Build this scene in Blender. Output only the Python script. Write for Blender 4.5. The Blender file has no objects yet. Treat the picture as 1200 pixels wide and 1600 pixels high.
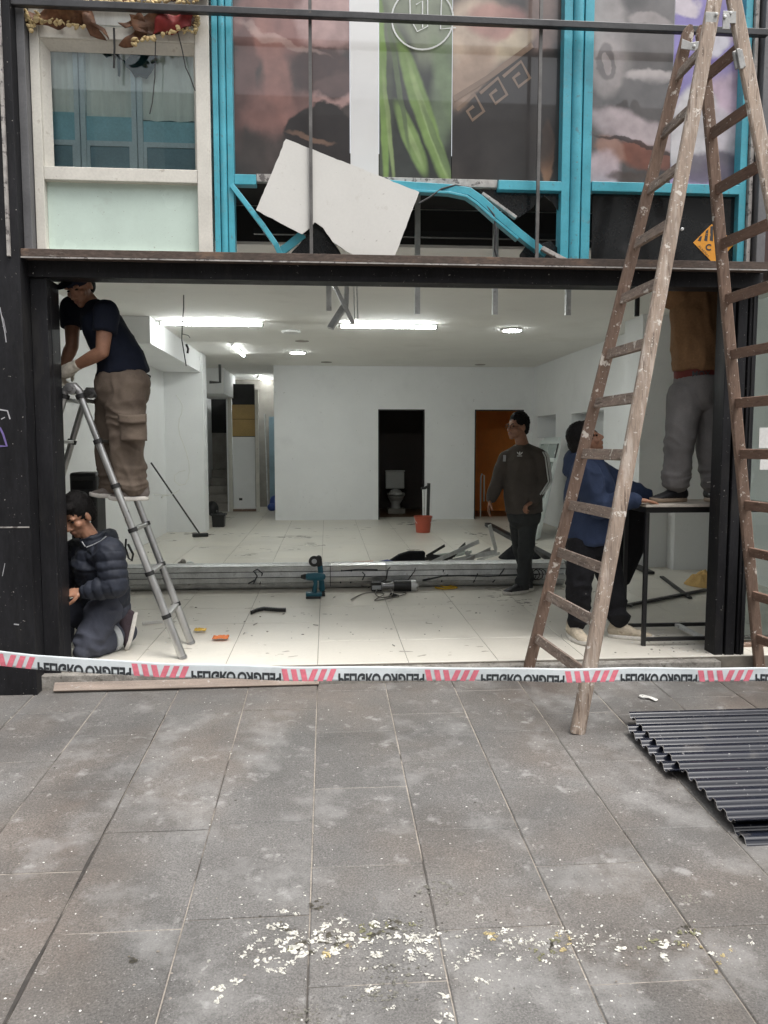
import bpy, math, random
from math import sin, cos, pi, radians, sqrt, atan
from mathutils import Vector, Matrix, noise
random.seed(7)
S = bpy.context.scene
COL = S.collection

# ------------------------------------------------------------------ camera, sky, sun, exposure
CAM = Vector((0.0, -4.9, 1.43)); YAW = radians(4.24); PIT = radians(5.0); FPX = 1200.0
cd = bpy.data.cameras.new('camera'); cam = bpy.data.objects.new('camera', cd); COL.objects.link(cam)
cam.location = CAM; cam.rotation_euler = (pi/2 - PIT, 0, -YAW)
cd.sensor_fit = 'VERTICAL'; cd.sensor_height = 36.0; cd.lens = 36.0*FPX/1600.0
cd.clip_start = 0.05; cd.clip_end = 2000
S.camera = cam
w = bpy.data.worlds.new('World'); S.world = w; w.use_nodes = True
nt = w.node_tree; nt.nodes.clear()
sky = nt.nodes.new('ShaderNodeTexSky'); sky.sky_type = 'NISHITA'; sky.sun_disc = False
SUN_EL, SUN_AZ = radians(68), radians(140)
sky.sun_elevation = SUN_EL; sky.sun_rotation = SUN_AZ; sky.dust_density = 6; sky.air_density = 1.2; sky.ozone_density = 1.0
hs = nt.nodes.new('ShaderNodeHueSaturation'); hs.inputs['Saturation'].default_value = 0.22
bg = nt.nodes.new('ShaderNodeBackground'); bg.inputs[1].default_value = 0.15
wo = nt.nodes.new('ShaderNodeOutputWorld')
nt.links.new(sky.outputs[0], hs.inputs['Color']); nt.links.new(hs.outputs[0], bg.inputs[0]); nt.links.new(bg.outputs[0], wo.inputs[0])
sd = bpy.data.lights.new('sun', 'SUN'); sd.energy = 0.8; sd.angle = radians(22); sd.color = (1, .97, .93)
so = bpy.data.objects.new('sun', sd); COL.objects.link(so); so.location = (0, -8, 12)
sdir = Vector((sin(SUN_AZ)*cos(SUN_EL), cos(SUN_AZ)*cos(SUN_EL), sin(SUN_EL)))   # towards the sun
so.rotation_euler = sdir.to_track_quat('Z', 'Y').to_euler()
S.view_settings.view_transform = 'Standard'; S.view_settings.look = 'None'
S.view_settings.exposure = 0.85; S.view_settings.gamma = 1.0
S.view_settings.use_curve_mapping = False
S.render.engine = 'CYCLES'
S.cycles.use_denoising = True
S.cycles.max_bounces = 8; S.cycles.diffuse_bounces = 4; S.cycles.sample_clamp_indirect = 8
TUBE_W = 50.0          # radiance of the lit fluorescent tubes

# ------------------------------------------------------------------ measuring helpers: where a sight line meets a plane
_f = Vector((sin(YAW)*cos(PIT), cos(YAW)*cos(PIT), -sin(PIT))); _r = Vector((cos(YAW), -sin(YAW), 0)); _u = _r.cross(_f)
def ray(px, py): return _r*((px-600)/FPX) - _u*((py-800)/FPX) + _f
def at(px, py, Y):
    d = ray(px, py); return CAM + d*((Y-CAM.y)/d.y)
def atz(px, py, Z=0.0):
    d = ray(px, py); return CAM + d*((Z-CAM.z)/d.z)
def atx(px, py, X):
    d = ray(px, py); return CAM + d*((X-CAM.x)/d.x)
PZ, PS = -0.10, 0.05
def pz(y): return PZ + PS*y
def pav(px, py):
    d = ray(px, py); t = (PZ + PS*CAM.y - CAM.z)/(d.z - PS*d.y); return CAM + d*t
def pix(p):
    v = Vector(p)-CAM; z = v.dot(_f); return 600+FPX*v.dot(_r)/z, 800-FPX*v.dot(_u)/z
V = Vector

# ------------------------------------------------------------------ materials
def mat(name, col, rough=.6, metal=0.0, var=.15, vs=2.5, fine=.08, fs=70, bump=.15, bs=90, spots=(), coat=0.0,
        spec=.5, stretch=(1,1,1), rvar=.1, per_obj=0.0, ior=None, sss=0.0, emit=None, es=0, tint=None, alpha=1.0, trans=0.0):
    m = bpy.data.materials.new(name); m.use_nodes = True
    n = m.node_tree; N = n.nodes; L = n.links
    b = N['Principled BSDF']
    g = N.new('ShaderNodeNewGeometry'); mp = N.new('ShaderNodeMapping'); mp.inputs['Scale'].default_value = stretch
    L.new(g.outputs['Position'], mp.inputs['Vector'])
    def tex(scale, detail=4, rgh=.6):
        t = N.new('ShaderNodeTexNoise'); t.inputs['Scale'].default_value = scale; t.inputs['Detail'].default_value = detail
        t.inputs['Roughness'].default_value = rgh; L.new(mp.outputs[0], t.inputs['Vector']); return t
    def rng(src, a, bb, lo=.3, hi=.7):
        r = N.new('ShaderNodeMapRange'); r.inputs[1].default_value = lo; r.inputs[2].default_value = hi
        r.inputs[3].default_value = a; r.inputs[4].default_value = bb; L.new(src, r.inputs[0]); return r.outputs[0]
    def mix(fac, a, bcol):
        x = N.new('ShaderNodeMix'); x.data_type = 'RGBA'
        if isinstance(fac, (int, float)): x.inputs[0].default_value = fac
        else: L.new(fac, x.inputs[0])
        for k, v in ((6, a), (7, bcol)):
            if isinstance(v, tuple): x.inputs[k].default_value = (*v[:3], 1)
            else: L.new(v, x.inputs[k])
        return x.outputs[2]
    def scale(c, f):
        x = N.new('ShaderNodeVectorMath'); x.operation = 'SCALE'; L.new(c, x.inputs[0]); L.new(f, x.inputs[3]); return x.outputs[0]
    rgb = N.new('ShaderNodeRGB'); rgb.outputs[0].default_value = (*col, 1)
    c = rgb.outputs[0]
    n1 = tex(vs); n2 = tex(fs, 3)
    if tint: c = mix(rng(tex(vs*.6, 3).outputs[0], 0, 1, .42, .62), c, tint)
    c = scale(c, rng(n1.outputs[0], 1-var, 1+var)); c = scale(c, rng(n2.outputs[0], 1-fine, 1+fine))
    if per_obj:
        oi = N.new('ShaderNodeObjectInfo'); c = scale(c, rng(oi.outputs['Random'], 1-per_obj, 1+per_obj, 0, 1))
    for sp in spots:   # (scale, threshold, softness, colour, amount, detail)
        sc, th, so_, co, am = sp[:5]
        t = tex(sc, sp[5] if len(sp) > 5 else 5, .65)
        if len(sp) > 6:
            for l_ in list(t.inputs['Vector'].links): L.remove(l_)
            L.new(g.outputs['Position'], t.inputs['Vector'])
        c = mix(rng(t.outputs[0], 0, am, th, th+so_), c, co)
    L.new(c, b.inputs['Base Color'])
    L.new(rng(n1.outputs[0], max(.02, rough-rvar), min(1, rough+rvar)), b.inputs['Roughness'])
    b.inputs['Metallic'].default_value = metal; b.inputs['Specular IOR Level'].default_value = spec
    b.inputs['Coat Weight'].default_value = coat; b.inputs['Coat Roughness'].default_value = .04
    if sss: b.inputs['Subsurface Weight'].default_value = sss; b.inputs['Subsurface Radius'].default_value = (.01, .004, .002); b.inputs['Subsurface Scale'].default_value = .5
    if bump:
        bp = N.new('ShaderNodeBump'); bp.inputs['Strength'].default_value = bump; bp.inputs['Distance'].default_value = .004
        L.new(tex(bs, 5).outputs[0], bp.inputs['Height']); L.new(bp.outputs[0], b.inputs['Normal'])
    if emit: b.inputs['Emission Color'].default_value = (*emit, 1); b.inputs['Emission Strength'].default_value = es
    if ior: b.inputs['IOR'].default_value = ior
    if alpha < 1: b.inputs['Alpha'].default_value = alpha
    if trans: b.inputs['Transmission Weight'].default_value = trans; b.inputs['IOR'].default_value = 1.45
    return m
W_ = (.75, .74, .70)
MT = dict(
 slab=mat('paving_slate', (.132,.127,.121), .62, var=.24, vs=1.8, fine=.42, fs=150, bump=.55, bs=140, per_obj=.06, tint=(.136,.120,.106), rvar=.12,
          spots=((3.2,.52,.13,(.29,.285,.275),.48,9),(9,.60,.10,(.42,.415,.40),.45,9),(1.3,.54,.16,(.085,.08,.075),.55,7),(26,.64,.05,(.56,.54,.51),.35,6),(120,.62,.08,(.52,.50,.47),.5),(95,.62,.07,(.055,.05,.046),.65),(42,.60,.10,(.08,.075,.07),.5,8),(1.1,.58,.16,(.165,.125,.105),.4))),
 mortar=mat('paving_mortar', (.28,.25,.215), .9, var=.35, vs=6, fine=.25, spots=((1.9,.54,.06,(.05,.045,.04),.9,3),)),
 ground=mat('asphalt', (.06,.06,.06), .9, fine=.3),
 crete=mat('threshold_concrete', (.25,.235,.21), .85, var=.3, vs=6, fine=.25, fs=60, bump=.7, spots=((14,.56,.08,(.44,.42,.39),.5),(30,.58,.06,(.07,.06,.05),.7))),
 plank=mat('peach_wood', (.30,.245,.205), .85, var=.25, fine=.2, stretch=(1,14,14), bump=.5, spots=((5,.52,.1,(.24,.20,.17),.7,8,1),(40,.62,.04,(.5,.48,.45),.6,5,1))),
 tile=mat('floor_tile', (.63,.60,.53), .34, var=.07, vs=1.4, fine=.03, fs=40, bump=.02, per_obj=.035, rvar=.08,
          spots=((2.2,.56,.25,(.36,.33,.28),.42,8),(40,.70,.05,(.16,.13,.1),.55),(9,.68,.08,(.30,.25,.2),.4,8))),
 grout=mat('floor_grout', (.17,.155,.13), .9, var=.4, vs=5),
 wall=mat('white_plaster', (.80,.81,.805), .78, var=.035, vs=1.2, fine=.015, bump=.05, bs=40, spots=((1.1,.56,.2,(.60,.61,.60),.4,7),(2.6,.60,.03,(.80,.81,.80),.5,4),(14,.68,.03,(.45,.44,.42),.5),(45,.71,.02,(.2,.19,.18),.7))),
 ceil=mat('ceiling_paint', (.84,.83,.79), .85, var=.04, vs=.9, fine=.015, bump=.04, spots=((1.1,.54,.2,(.62,.60,.54),.4,7),(3,.62,.04,(.80,.79,.76),.5))),
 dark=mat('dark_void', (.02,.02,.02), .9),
 brown=mat('brown_wc_wall', (.060,.045,.038), .6, var=.15),
 orange=mat('orange_wall', (.80,.30,.06), .6, var=.12, fine=.03),
 black=mat('black_painted_steel', (.015,.015,.017), .5, spec=.22, var=.35, vs=5, fine=.2, bump=.15, stretch=(1,1,.25), spots=((7,.56,.12,(.032,.031,.030),.6,7),(38,.70,.02,(.48,.46,.43),.85,3,1),(90,.71,.02,(.4,.38,.35),.7,3,1))),
 blackclean=mat('black_metal', (.013,.013,.014), .45, var=.3, spots=((50,.70,.04,(.3,.28,.26),.5),)),
 rust=mat('rusty_ledge', (.085,.062,.050), .85, var=.35, vs=9, fine=.3, bump=.7, stretch=(.4,1,1), spots=((9,.56,.1,(.20,.13,.09),.7),(20,.64,.06,(.32,.30,.27),.5))),
 chan=mat('grey_channel', (.125,.125,.130), .55, var=.2, vs=3, bump=.2, spots=((14,.62,.1,(.05,.045,.04),.6),(40,.70,.04,(.5,.5,.5),.6))),
 edge=mat('chipped_edge', (.36,.34,.32), .7, var=.35, vs=14, spots=((25,.55,.06,(.06,.05,.05),.8),)),
 white=mat('old_white_frame', (.63,.61,.55), .5, var=.10, vs=4, fine=.06, bump=.2, spots=((16,.62,.08,(.30,.25,.2),.5),(60,.70,.03,(.12,.1,.09),.7))),
 mint=mat('mint_panel', (.58,.70,.63), .25, var=.08, vs=2, fine=.02, bump=.0, coat=.5, spots=((5,.60,.1,(.46,.52,.47),.5),(70,.66,.03,(.15,.13,.1),.6))),
 blue=mat('turquoise_frame', (.070,.36,.45), .38, var=.16, vs=4, fine=.06, bump=.12, spots=((22,.60,.06,(.10,.16,.18),.6),(70,.64,.04,(.08,.05,.03),.8),(9,.58,.10,(.15,.35,.40),.6,7),(5,.60,.10,(.06,.25,.31),.6,8),(35,.66,.03,(.20,.15,.11),.8,6))),
 tube=mat('dark_tube', (.05,.05,.052), .45, metal=.3, var=.3, vs=7, spots=((20,.64,.06,(.16,.13,.11),.5),)),
 bar=mat('thin_bar', (.13,.125,.12), .5, metal=.5, var=.3, vs=8),
 board=mat('white_board', (.64,.63,.595), .55, var=.035, vs=2, fine=.02, bump=.03, spots=((11,.62,.05,(.48,.45,.40),.3,8),(40,.68,.03,(.25,.23,.2),.6),(5,.70,.04,(.6,.55,.46),.4,8),)),
 dglass=mat('dark_glass', (.017,.018,.019), .12, var=.2, coat=.3, spots=((6,.60,.18,(.06,.06,.062),.5),(60,.72,.04,(.2,.19,.18),.4))),
 foam=mat('foam_edge', (.60,.47,.25), .9, var=.3, vs=12, fine=.2, bump=.6, bs=60, spots=((16,.60,.1,(.32,.16,.06),.7),)),
 torn=mat('torn_brown_lining', (.125,.055,.026), .7, var=.5, vs=11, fine=.25, bump=.5, bs=40, spots=((9,.6,.1,(.30,.16,.07),.6),)),
 torn_red=mat('torn_red_lining', (.22,.022,.02), .7, var=.4, vs=10),
 curtain=mat('pale_curtain', (.88,.90,.86), .75, var=.14, vs=2, fine=.05, stretch=(6,1,.5)),
 bluebd=mat('blue_grey_board', (.34,.60,.70), .45, var=.2, vs=2.5),
 slateb=mat('dark_slate_board', (.24,.36,.43), .5, var=.2),
 paleframe=mat('pale_blue_frame', (.68,.76,.82), .5, var=.1),
 teal=mat('teal_dark', (.008,.048,.058), .8, spec=.1),
 skin=mat('skin_tan', (.36,.185,.115), .52, var=.16, vs=22, fine=.05, bump=.05, bs=200, sss=.08),
 skin2=mat('skin_brown', (.30,.150,.092), .52, var=.16, vs=22, fine=.05, bump=.05, bs=200, sss=.08),
 lip=mat('lip', (.27,.10,.08), .5),
 hair=mat('black_hair', (.010,.009,.009), .6, fine=.5, fs=260, bump=.6, bs=220, spec=.12),
 eye=mat('eye_dark', (.015,.012,.01), .2),
 navy=mat('navy_cotton', (.010,.013,.024), .9, var=.18, vs=5, fine=.12, fs=300, bump=.25, bs=160, spec=.2),
 puff=mat('navy_nylon', (.014,.018,.030), .72, var=.2, vs=6, fine=.1, bump=.2, bs=60),
 cargo=mat('brown_cargo_cloth', (.155,.122,.096), .92, var=.18, vs=4, fine=.12, fs=260, bump=.3, bs=140, spec=.2, spots=((5,.50,.2,(.085,.062,.050),.65),)),
 slatecl=mat('slate_work_cloth', (.062,.067,.088), .9, var=.15, vs=5, fine=.12, fs=260, bump=.3, bs=140, spec=.2),
 refl=mat('reflective_band', (.45,.47,.48), .4),
 charc=mat('charcoal_cotton', (.082,.072,.064), .92, var=.18, vs=5, fine=.12, fs=260, bump=.25, bs=140, spec=.2),
 denim=mat('dark_denim', (.042,.045,.046), .9, var=.2, vs=6, fine=.15, fs=240, bump=.25, spec=.2),
 blackcl=mat('black_cloth', (.012,.012,.014), .9, var=.25, vs=6, fine=.15, bump=.3, spec=.2, spots=((40,.70,.03,(.3,.28,.26),.5),)),
 hoodie=mat('blue_fleece', (.034,.048,.090), .95, var=.18, vs=5, fine=.18, fs=260, bump=.35, bs=140, spec=.15),
 brownh=mat('brown_hoodie', (.235,.135,.070), .95, var=.15, vs=5, fine=.12, bump=.3, bs=120, spec=.15),
 sweat=mat('grey_sweatpants', (.20,.192,.188), .95, var=.15, vs=5, fine=.12, fs=240, bump=.3, bs=130, spec=.15),
 redband=mat('red_waistband', (.13,.018,.012), .8),
 glove=mat('white_glove', (.62,.57,.48), .9, var=.15, vs=14, fine=.12, spots=((20,.62,.1,(.3,.26,.2),.6),)),
 shoe_b=mat('beige_shoe', (.50,.43,.33), .75, var=.2, vs=12, fine=.1, spots=((30,.62,.08,(.22,.17,.12),.6),)),
 shoe_k=mat('black_shoe', (.014,.014,.017), .5),
 shoe_p=mat('plum_shoe', (.05,.034,.042), .8),
 shoe_g=mat('grey_shoe', (.17,.145,.13), .85),
 sole=mat('white_sole', (.66,.63,.58), .6, var=.12, vs=20),
 gum=mat('gum_sole', (.33,.25,.18), .6, var=.15, vs=20),
 alu=mat('aluminium', (.56,.56,.55), .36, metal=.85, var=.12, vs=8, fine=.06, stretch=(1,1,.3), spots=((60,.7,.03,(.7,.7,.68),.6),)),
 alud=mat('cast_aluminium', (.34,.34,.34), .42, metal=.8, var=.2, vs=12),
 galv=mat('galvanised_steel', (.60,.61,.60), .42, metal=.3, var=.2, vs=9, spots=((20,.62,.08,(.2,.18,.15),.5),)),
 rubber=mat('black_plastic', (.018,.018,.018), .5),
 tealp=mat('teal_plastic', (.012,.105,.150), .45),
 cabw=mat('white_cable', (.70,.70,.66), .5), cabk=mat('dark_cable', (.03,.03,.03), .6),
 wood_l=mat('pale_paint_worn_wood', (.33,.258,.205), .8, var=.22, vs=14, fine=.22, fs=130, bump=.7, bs=70, stretch=(1,1,.10), spots=((30,.50,.14,(.54,.47,.41),.7,8),(48,.56,.07,(.11,.075,.055),.75,8),(5,.56,.14,(.27,.185,.14),.6,6,1),(17,.61,.03,(.74,.70,.64),.8,6,1),(60,.63,.03,(.76,.72,.66),.75,4,1))),
 wood_d=mat('brown_worn_wood', (.195,.130,.096), .8, var=.2, vs=12, fine=.2, fs=120, bump=.6, bs=60, stretch=(1,1,.12), spots=((34,.56,.08,(.10,.062,.046),.6,8),(28,.55,.14,(.30,.215,.17),.5,8),(11,.615,.03,(.72,.67,.60),.85,5,1),(45,.635,.03,(.76,.71,.65),.8,4,1))),
 wood_r=mat('grey_brown_rung', (.22,.165,.132), .85, var=.25, vs=12, fine=.22, fs=120, bump=.7, bs=60, stretch=(1,.14,1), spots=((30,.54,.12,(.36,.305,.26),.6,8),(40,.57,.07,(.075,.052,.04),.75,8),(20,.62,.03,(.66,.61,.55),.75,5,1),(60,.63,.03,(.66,.60,.54),.6,4,1))),
 wood_rr=mat('brown_rung', (.178,.110,.080), .8, var=.2, vs=12, fine=.18, fs=120, bump=.6, bs=60, stretch=(1,.14,1), spots=((36,.57,.07,(.085,.048,.035),.6,8),(26,.56,.14,(.27,.175,.13),.5,8),(45,.645,.03,(.66,.58,.5),.75,4,1))),
 zinc=mat('zinc_hinge', (.34,.34,.33), .5, metal=.5, var=.2, vs=16),
 corr=mat('dark_blue_sheet', (.013,.015,.023), .16, var=.35, vs=17, fine=.05, fs=30, bump=.03, ior=1.42, rvar=.07, stretch=(.03,1,.03), spots=((60,.62,.1,(.03,.032,.04),.6,5,1),(6,.60,.1,(.085,.08,.075),.5,6,1),(34,.67,.03,(.35,.34,.33),.6,4,1))),  # ridge-to-ridge tone noise imitates sky streaks reflected on some crests
 corre=mat('bare_sheet_edge', (.20,.19,.18), .6),
 tape=mat('tape_film', (.66,.71,.73), .3, var=.08, vs=6, fine=.02, bump=.15, bs=18),
 red=mat('tape_red', (.76,.20,.26), .4, var=.12, vs=9),
 ink=mat('tape_ink', (.035,.04,.045), .5),
 drop_w=mat('droppings_white', (.60,.585,.53), .9, var=.25, vs=40, fine=.25, bump=.6, spots=((50,.54,.08,(.36,.34,.29),.6),)),
 drop_y=mat('droppings_yellow', (.44,.36,.19), .85, var=.3, vs=30, bump=.4), drop_g=mat('droppings_olive', (.21,.205,.12), .85, var=.35, vs=30, bump=.4),
 redbk=mat('red_bucket', (.38,.075,.04), .45, var=.12), tan=mat('yellow_cloth', (.56,.37,.15), .95, var=.15, vs=9, fine=.1, bump=.3, spec=.1),
 yel=mat('yellow_plastic', (.62,.38,.03), .5), orng=mat('orange_plastic', (.62,.15,.02), .5, var=.15),
 blcl=mat('blue_cloth', (.03,.05,.22), .9), cer=mat('ceramic', (.60,.60,.57), .18, var=.03, coat=.3),
 card=mat('cardboard', (.42,.29,.12), .85, var=.1, vs=3), stair=mat('stair_concrete', (.30,.28,.25), .9, var=.2, vs=4),
 maroon=mat('maroon_pillar', (.050,.026,.022), .6, var=.2, vs=3), paper=mat('paper', (.78,.78,.76), .8, var=.04),
 sticker=mat('orange_sticker', (.72,.31,.03), .5, var=.06), graf=mat('graffiti_violet', (.16,.12,.32), .6), grafw=mat('graffiti_white', (.4,.4,.42), .6),
 clear=mat('window_glass', (.9,.95,.95), .02, var=0, fine=0, bump=0, rvar=0, trans=1.0, spec=.5),
 lens=mat('spectacle_frame', (.03,.025,.025), .3),
 lampw=mat('lamp_housing', (.75,.75,.73), .5),
 logo=mat('logo_white', (.62,.64,.62), .7),
)
def emis(name, col, s):
    m = bpy.data.materials.new(name); m.use_nodes = True; b = m.node_tree.nodes['Principled BSDF']
    b.inputs['Base Color'].default_value = (.8,.8,.8,1); b.inputs['Emission Color'].default_value = (*col, 1); b.inputs['Emission Strength'].default_value = s
    return m
def thin_glass(name, tint=(.93,.97,.96), rough=.01):
    m = bpy.data.materials.new(name); m.use_nodes = True; n = m.node_tree; n.nodes.clear(); N = n.nodes.new
    o = N('ShaderNodeOutputMaterial'); mx = N('ShaderNodeMixShader'); t = N('ShaderNodeBsdfTransparent'); t.inputs[0].default_value = (*tint, 1)
    g = N('ShaderNodeBsdfGlossy'); g.inputs['Roughness'].default_value = rough; f = N('ShaderNodeFresnel'); f.inputs[0].default_value = 1.5
    n.links.new(f.outputs[0], mx.inputs[0]); n.links.new(t.outputs[0], mx.inputs[1]); n.links.new(g.outputs[0], mx.inputs[2]); n.links.new(mx.outputs[0], o.inputs[0]); return m
MT['clear'] = thin_glass('window_pane')
MT['lit_dim'] = emis('dim_lamp_light', (.96, 1.0, .985), 14.0)
MT['lit'] = emis('fluorescent_light', (.96, 1.0, .985), TUBE_W)

# ------------------------------------------------------------------ mesh helpers
class MB:
    def __init__(s): s.v = []; s.f = []
    def add(s, vs, fs):
        o = len(s.v); s.v += [tuple(v) for v in vs]; s.f += [tuple(i+o for i in f) for f in fs]; return s
    def box(s, x0, x1, y0, y1, z0, z1):
        return s.add([(x0,y0,z0),(x1,y0,z0),(x1,y1,z0),(x0,y1,z0),(x0,y0,z1),(x1,y0,z1),(x1,y1,z1),(x0,y1,z1)],
                     [(0,3,2,1),(4,5,6,7),(0,1,5,4),(1,2,6,5),(2,3,7,6),(3,0,4,7)])
    def bar(s, p, q, a, b, side):      # box from p to q, half width a along side, half width b across
        p, q = V(p), V(q); t = (q-p).normalized(); sv = V(side); sv = (sv - t*sv.dot(t)).normalized(); n = t.cross(sv)
        A, B = sv*a, n*b
        vs = [p-A-B, p+A-B, p+A+B, p-A+B, q-A-B, q+A-B, q+A+B, q-A+B]
        return s.add(vs, [(0,3,2,1),(4,5,6,7),(0,1,5,4),(1,2,6,5),(2,3,7,6),(3,0,4,7)])
    def rings(s, R, cap=True):
        n = len(R[0]); vs = [v for r in R for v in r]; fs = []
        for i in range(len(R)-1):
            for j in range(n):
                k = (j+1) % n; fs.append((i*n+j, i*n+k, (i+1)*n+k, (i+1)*n+j))
        if cap: fs.append(tuple(range(n-1, -1, -1))); fs.append(tuple((len(R)-1)*n+j for j in range(n)))
        return s.add(vs, fs)
    def tube(s, pts, r, n=8, side=None, flat=1.0):
        pts = [V(p) for p in pts]; R = []
        rs = r if isinstance(r, (list, tuple)) else [r]*len(pts)
        prev = V(side) if side else None
        for i, p in enumerate(pts):
            t = (pts[min(i+1, len(pts)-1)] - pts[max(i-1, 0)])
            t = t.normalized() if t.length > 1e-9 else V((0,0,1))
            if prev is None: prev = t.orthogonal()
            sv = prev - t*prev.dot(t)
            sv = sv.normalized() if sv.length > 1e-6 else t.orthogonal().normalized()
            prev = sv; b = t.cross(sv)
            rr = rs[i]; ra, rb = rr if isinstance(rr, (list, tuple)) else (rr, rr*flat)
            R.append([p + sv*(ra*cos(2*pi*k/n)) + b*(rb*sin(2*pi*k/n)) for k in range(n)])
        return s.rings(R)
    def loft(s, pts, r, side, n=18, dome=(1,1)):     # closed rounded body with domed ends
        pts = [V(p) for p in pts]; r = [x if isinstance(x, (list, tuple)) else (x, x) for x in r]
        t0 = (pts[0]-pts[1]).normalized(); t1 = (pts[-1]-pts[-2]).normalized()
        P = []; Q = []
        m0, m1 = min(r[0])*dome[0], min(r[-1])*dome[1]
        for k in (80, 50, 25): a = radians(k); P.append(pts[0]+t0*(m0*sin(a))); Q.append((r[0][0]*cos(a), r[0][1]*cos(a)))
        P += pts; Q += r
        for k in (25, 50, 80): a = radians(k); P.append(pts[-1]+t1*(m1*sin(a))); Q.append((r[-1][0]*cos(a), r[-1][1]*cos(a)))
        return s.tube(P, Q, n, side)
    def cap(s, p, q, r1, r2, n=14):
        d = V(q)-V(p); return s.loft([p, q], [r1, r2], d.orthogonal(), n)
    def ell(s, c, ax, n=14, m=9):       # ellipsoid, ax = three half-axis vectors
        c = V(c); R = []
        for i in range(m+1):
            a = -pi/2*.985 + pi*.985*i/m
            R.append([c + V(ax[2])*sin(a) + (V(ax[0])*cos(2*pi*k/n) + V(ax[1])*sin(2*pi*k/n))*cos(a) for k in range(n)])
        return s.rings(R)
    def lathe(s, prof, c, n=24, axis='z'):
        c = V(c); R = []
        for (r, h) in prof:
            ring = []
            for k in range(n):
                a = 2*pi*k/n; x, y = r*cos(a), r*sin(a)
                ring.append(c + (V((x,y,h)) if axis == 'z' else V((h,x,y)) if axis == 'x' else V((x,h,y))))
            R.append(ring)
        return s.rings(R)
    def prism(s, poly, off):            # polygon of 3-D points pushed by a vector
        P = [V(p) for p in poly]; o = V(off); n = len(P)
        s.add(P + [p+o for p in P], [tuple(range(n)), tuple(range(2*n-1, n-1, -1))] + [(k, k+n, (k+1)%n+n, (k+1)%n) for k in range(n)])
        return s
    def grid(s, fn, nu, nv):
        vs = [fn(i/nu, j/nv) for j in range(nv+1) for i in range(nu+1)]
        return s.add(vs, [(j*(nu+1)+i, j*(nu+1)+i+1, (j+1)*(nu+1)+i+1, (j+1)*(nu+1)+i) for j in range(nv) for i in range(nu)])
def wloc(o):
    L = V((0,0,0))
    while o is not None: L = L + o.location; o = o.parent
    return L
def link(name, me, parent=None):
    o = bpy.data.objects.new(name, me); COL.objects.link(o); o.parent = parent; return o
def shade(me, ang):
    me.polygons.foreach_set('use_smooth', [True]*len(me.polygons))
    if ang < 180: me.set_sharp_from_angle(angle=radians(ang))
def obj(name, mb, m, parent=None, smooth=None, bevel=0, loc=None, solid=0, fixn=True):
    off = wloc(parent) if parent is not None else (V(loc) if loc is not None else V((0,0,0)))
    me = bpy.data.meshes.new(name); me.from_pydata([tuple(V(v)-off) for v in mb.v], [], mb.f); me.validate()
    if fixn:
        import bmesh
        bm = bmesh.new(); bm.from_mesh(me); bmesh.ops.recalc_face_normals(bm, faces=bm.faces); bm.to_mesh(me); bm.free()
    me.materials.append(MT[m] if isinstance(m, str) else m)
    if smooth: shade(me, smooth)
    o = link(name, me, parent)
    if parent is None and loc is not None: o.location = V(loc)
    if solid: md = o.modifiers.new('solid', 'SOLIDIFY'); md.thickness = solid; md.offset = 0
    if bevel:
        md = o.modifiers.new('bevel', 'BEVEL'); md.width = bevel; md.segments = 2; md.limit_method = 'ANGLE'; md.angle_limit = radians(40)
    return o
def tag(o, label, cat, group=None):
    o['label'] = label; o['category'] = cat
    if group: o['group'] = group
    return o
def thing(name, label, cat, loc, group=None):
    o = bpy.data.objects.new(name, None); COL.objects.link(o); o.location = V(loc); o.empty_display_size = .1
    return tag(o, label, cat, group)
def struct(o): o['kind'] = 'structure'; return o
def stuff(o): o['kind'] = 'stuff'; return o
def B(*a): return MB().box(*a)
def text_mb(s, size, fn, italic=0.0, bold=0.0, spacing=1.0, clip=None):
    """flat print: letters as a mesh; fn maps the local 2-D point to a world point"""
    cu = bpy.data.curves.new('t', 'FONT'); cu.body = s; cu.size = size; cu.offset = bold; cu.shear = italic; cu.space_character = spacing; cu.resolution_u = 3
    o = bpy.data.objects.new('t', cu); COL.objects.link(o)
    dg = bpy.context.evaluated_depsgraph_get(); me = bpy.data.meshes.new_from_object(o.evaluated_get(dg))
    bpy.data.objects.remove(o); bpy.data.curves.remove(cu)
    if clip is not None:
        import bmesh
        bm = bmesh.new(); bm.from_mesh(me)
        bmesh.ops.bisect_plane(bm, geom=bm.verts[:]+bm.edges[:]+bm.faces[:], plane_co=(0, clip, 0), plane_no=(0,1,0), clear_outer=True)
        bm.to_mesh(me); bm.free()
    mb = MB(); mb.add([fn(v.co.x, v.co.y) for v in me.vertices], [tuple(p.vertices) for p in me.polygons]); bpy.data.meshes.remove(me)
    return mb
def stroke(pts, wd, off, normal=(0,-1,0)):   # flat painted line following points on a surface
    n = V(normal); pts = [V(p) for p in pts]; L = []; R = []
    for i, p in enumerate(pts):
        t = (pts[min(i+1, len(pts)-1)]-pts[max(i-1, 0)]).normalized(); sd_ = t.cross(n).normalized()*wd/2
        L.append(p+sd_+n*off); R.append(p-sd_+n*off)
    mb = MB(); k = len(pts); mb.add(L+R, [(i, i+1, k+i+1, k+i) for i in range(k-1)]); return mb
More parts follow.
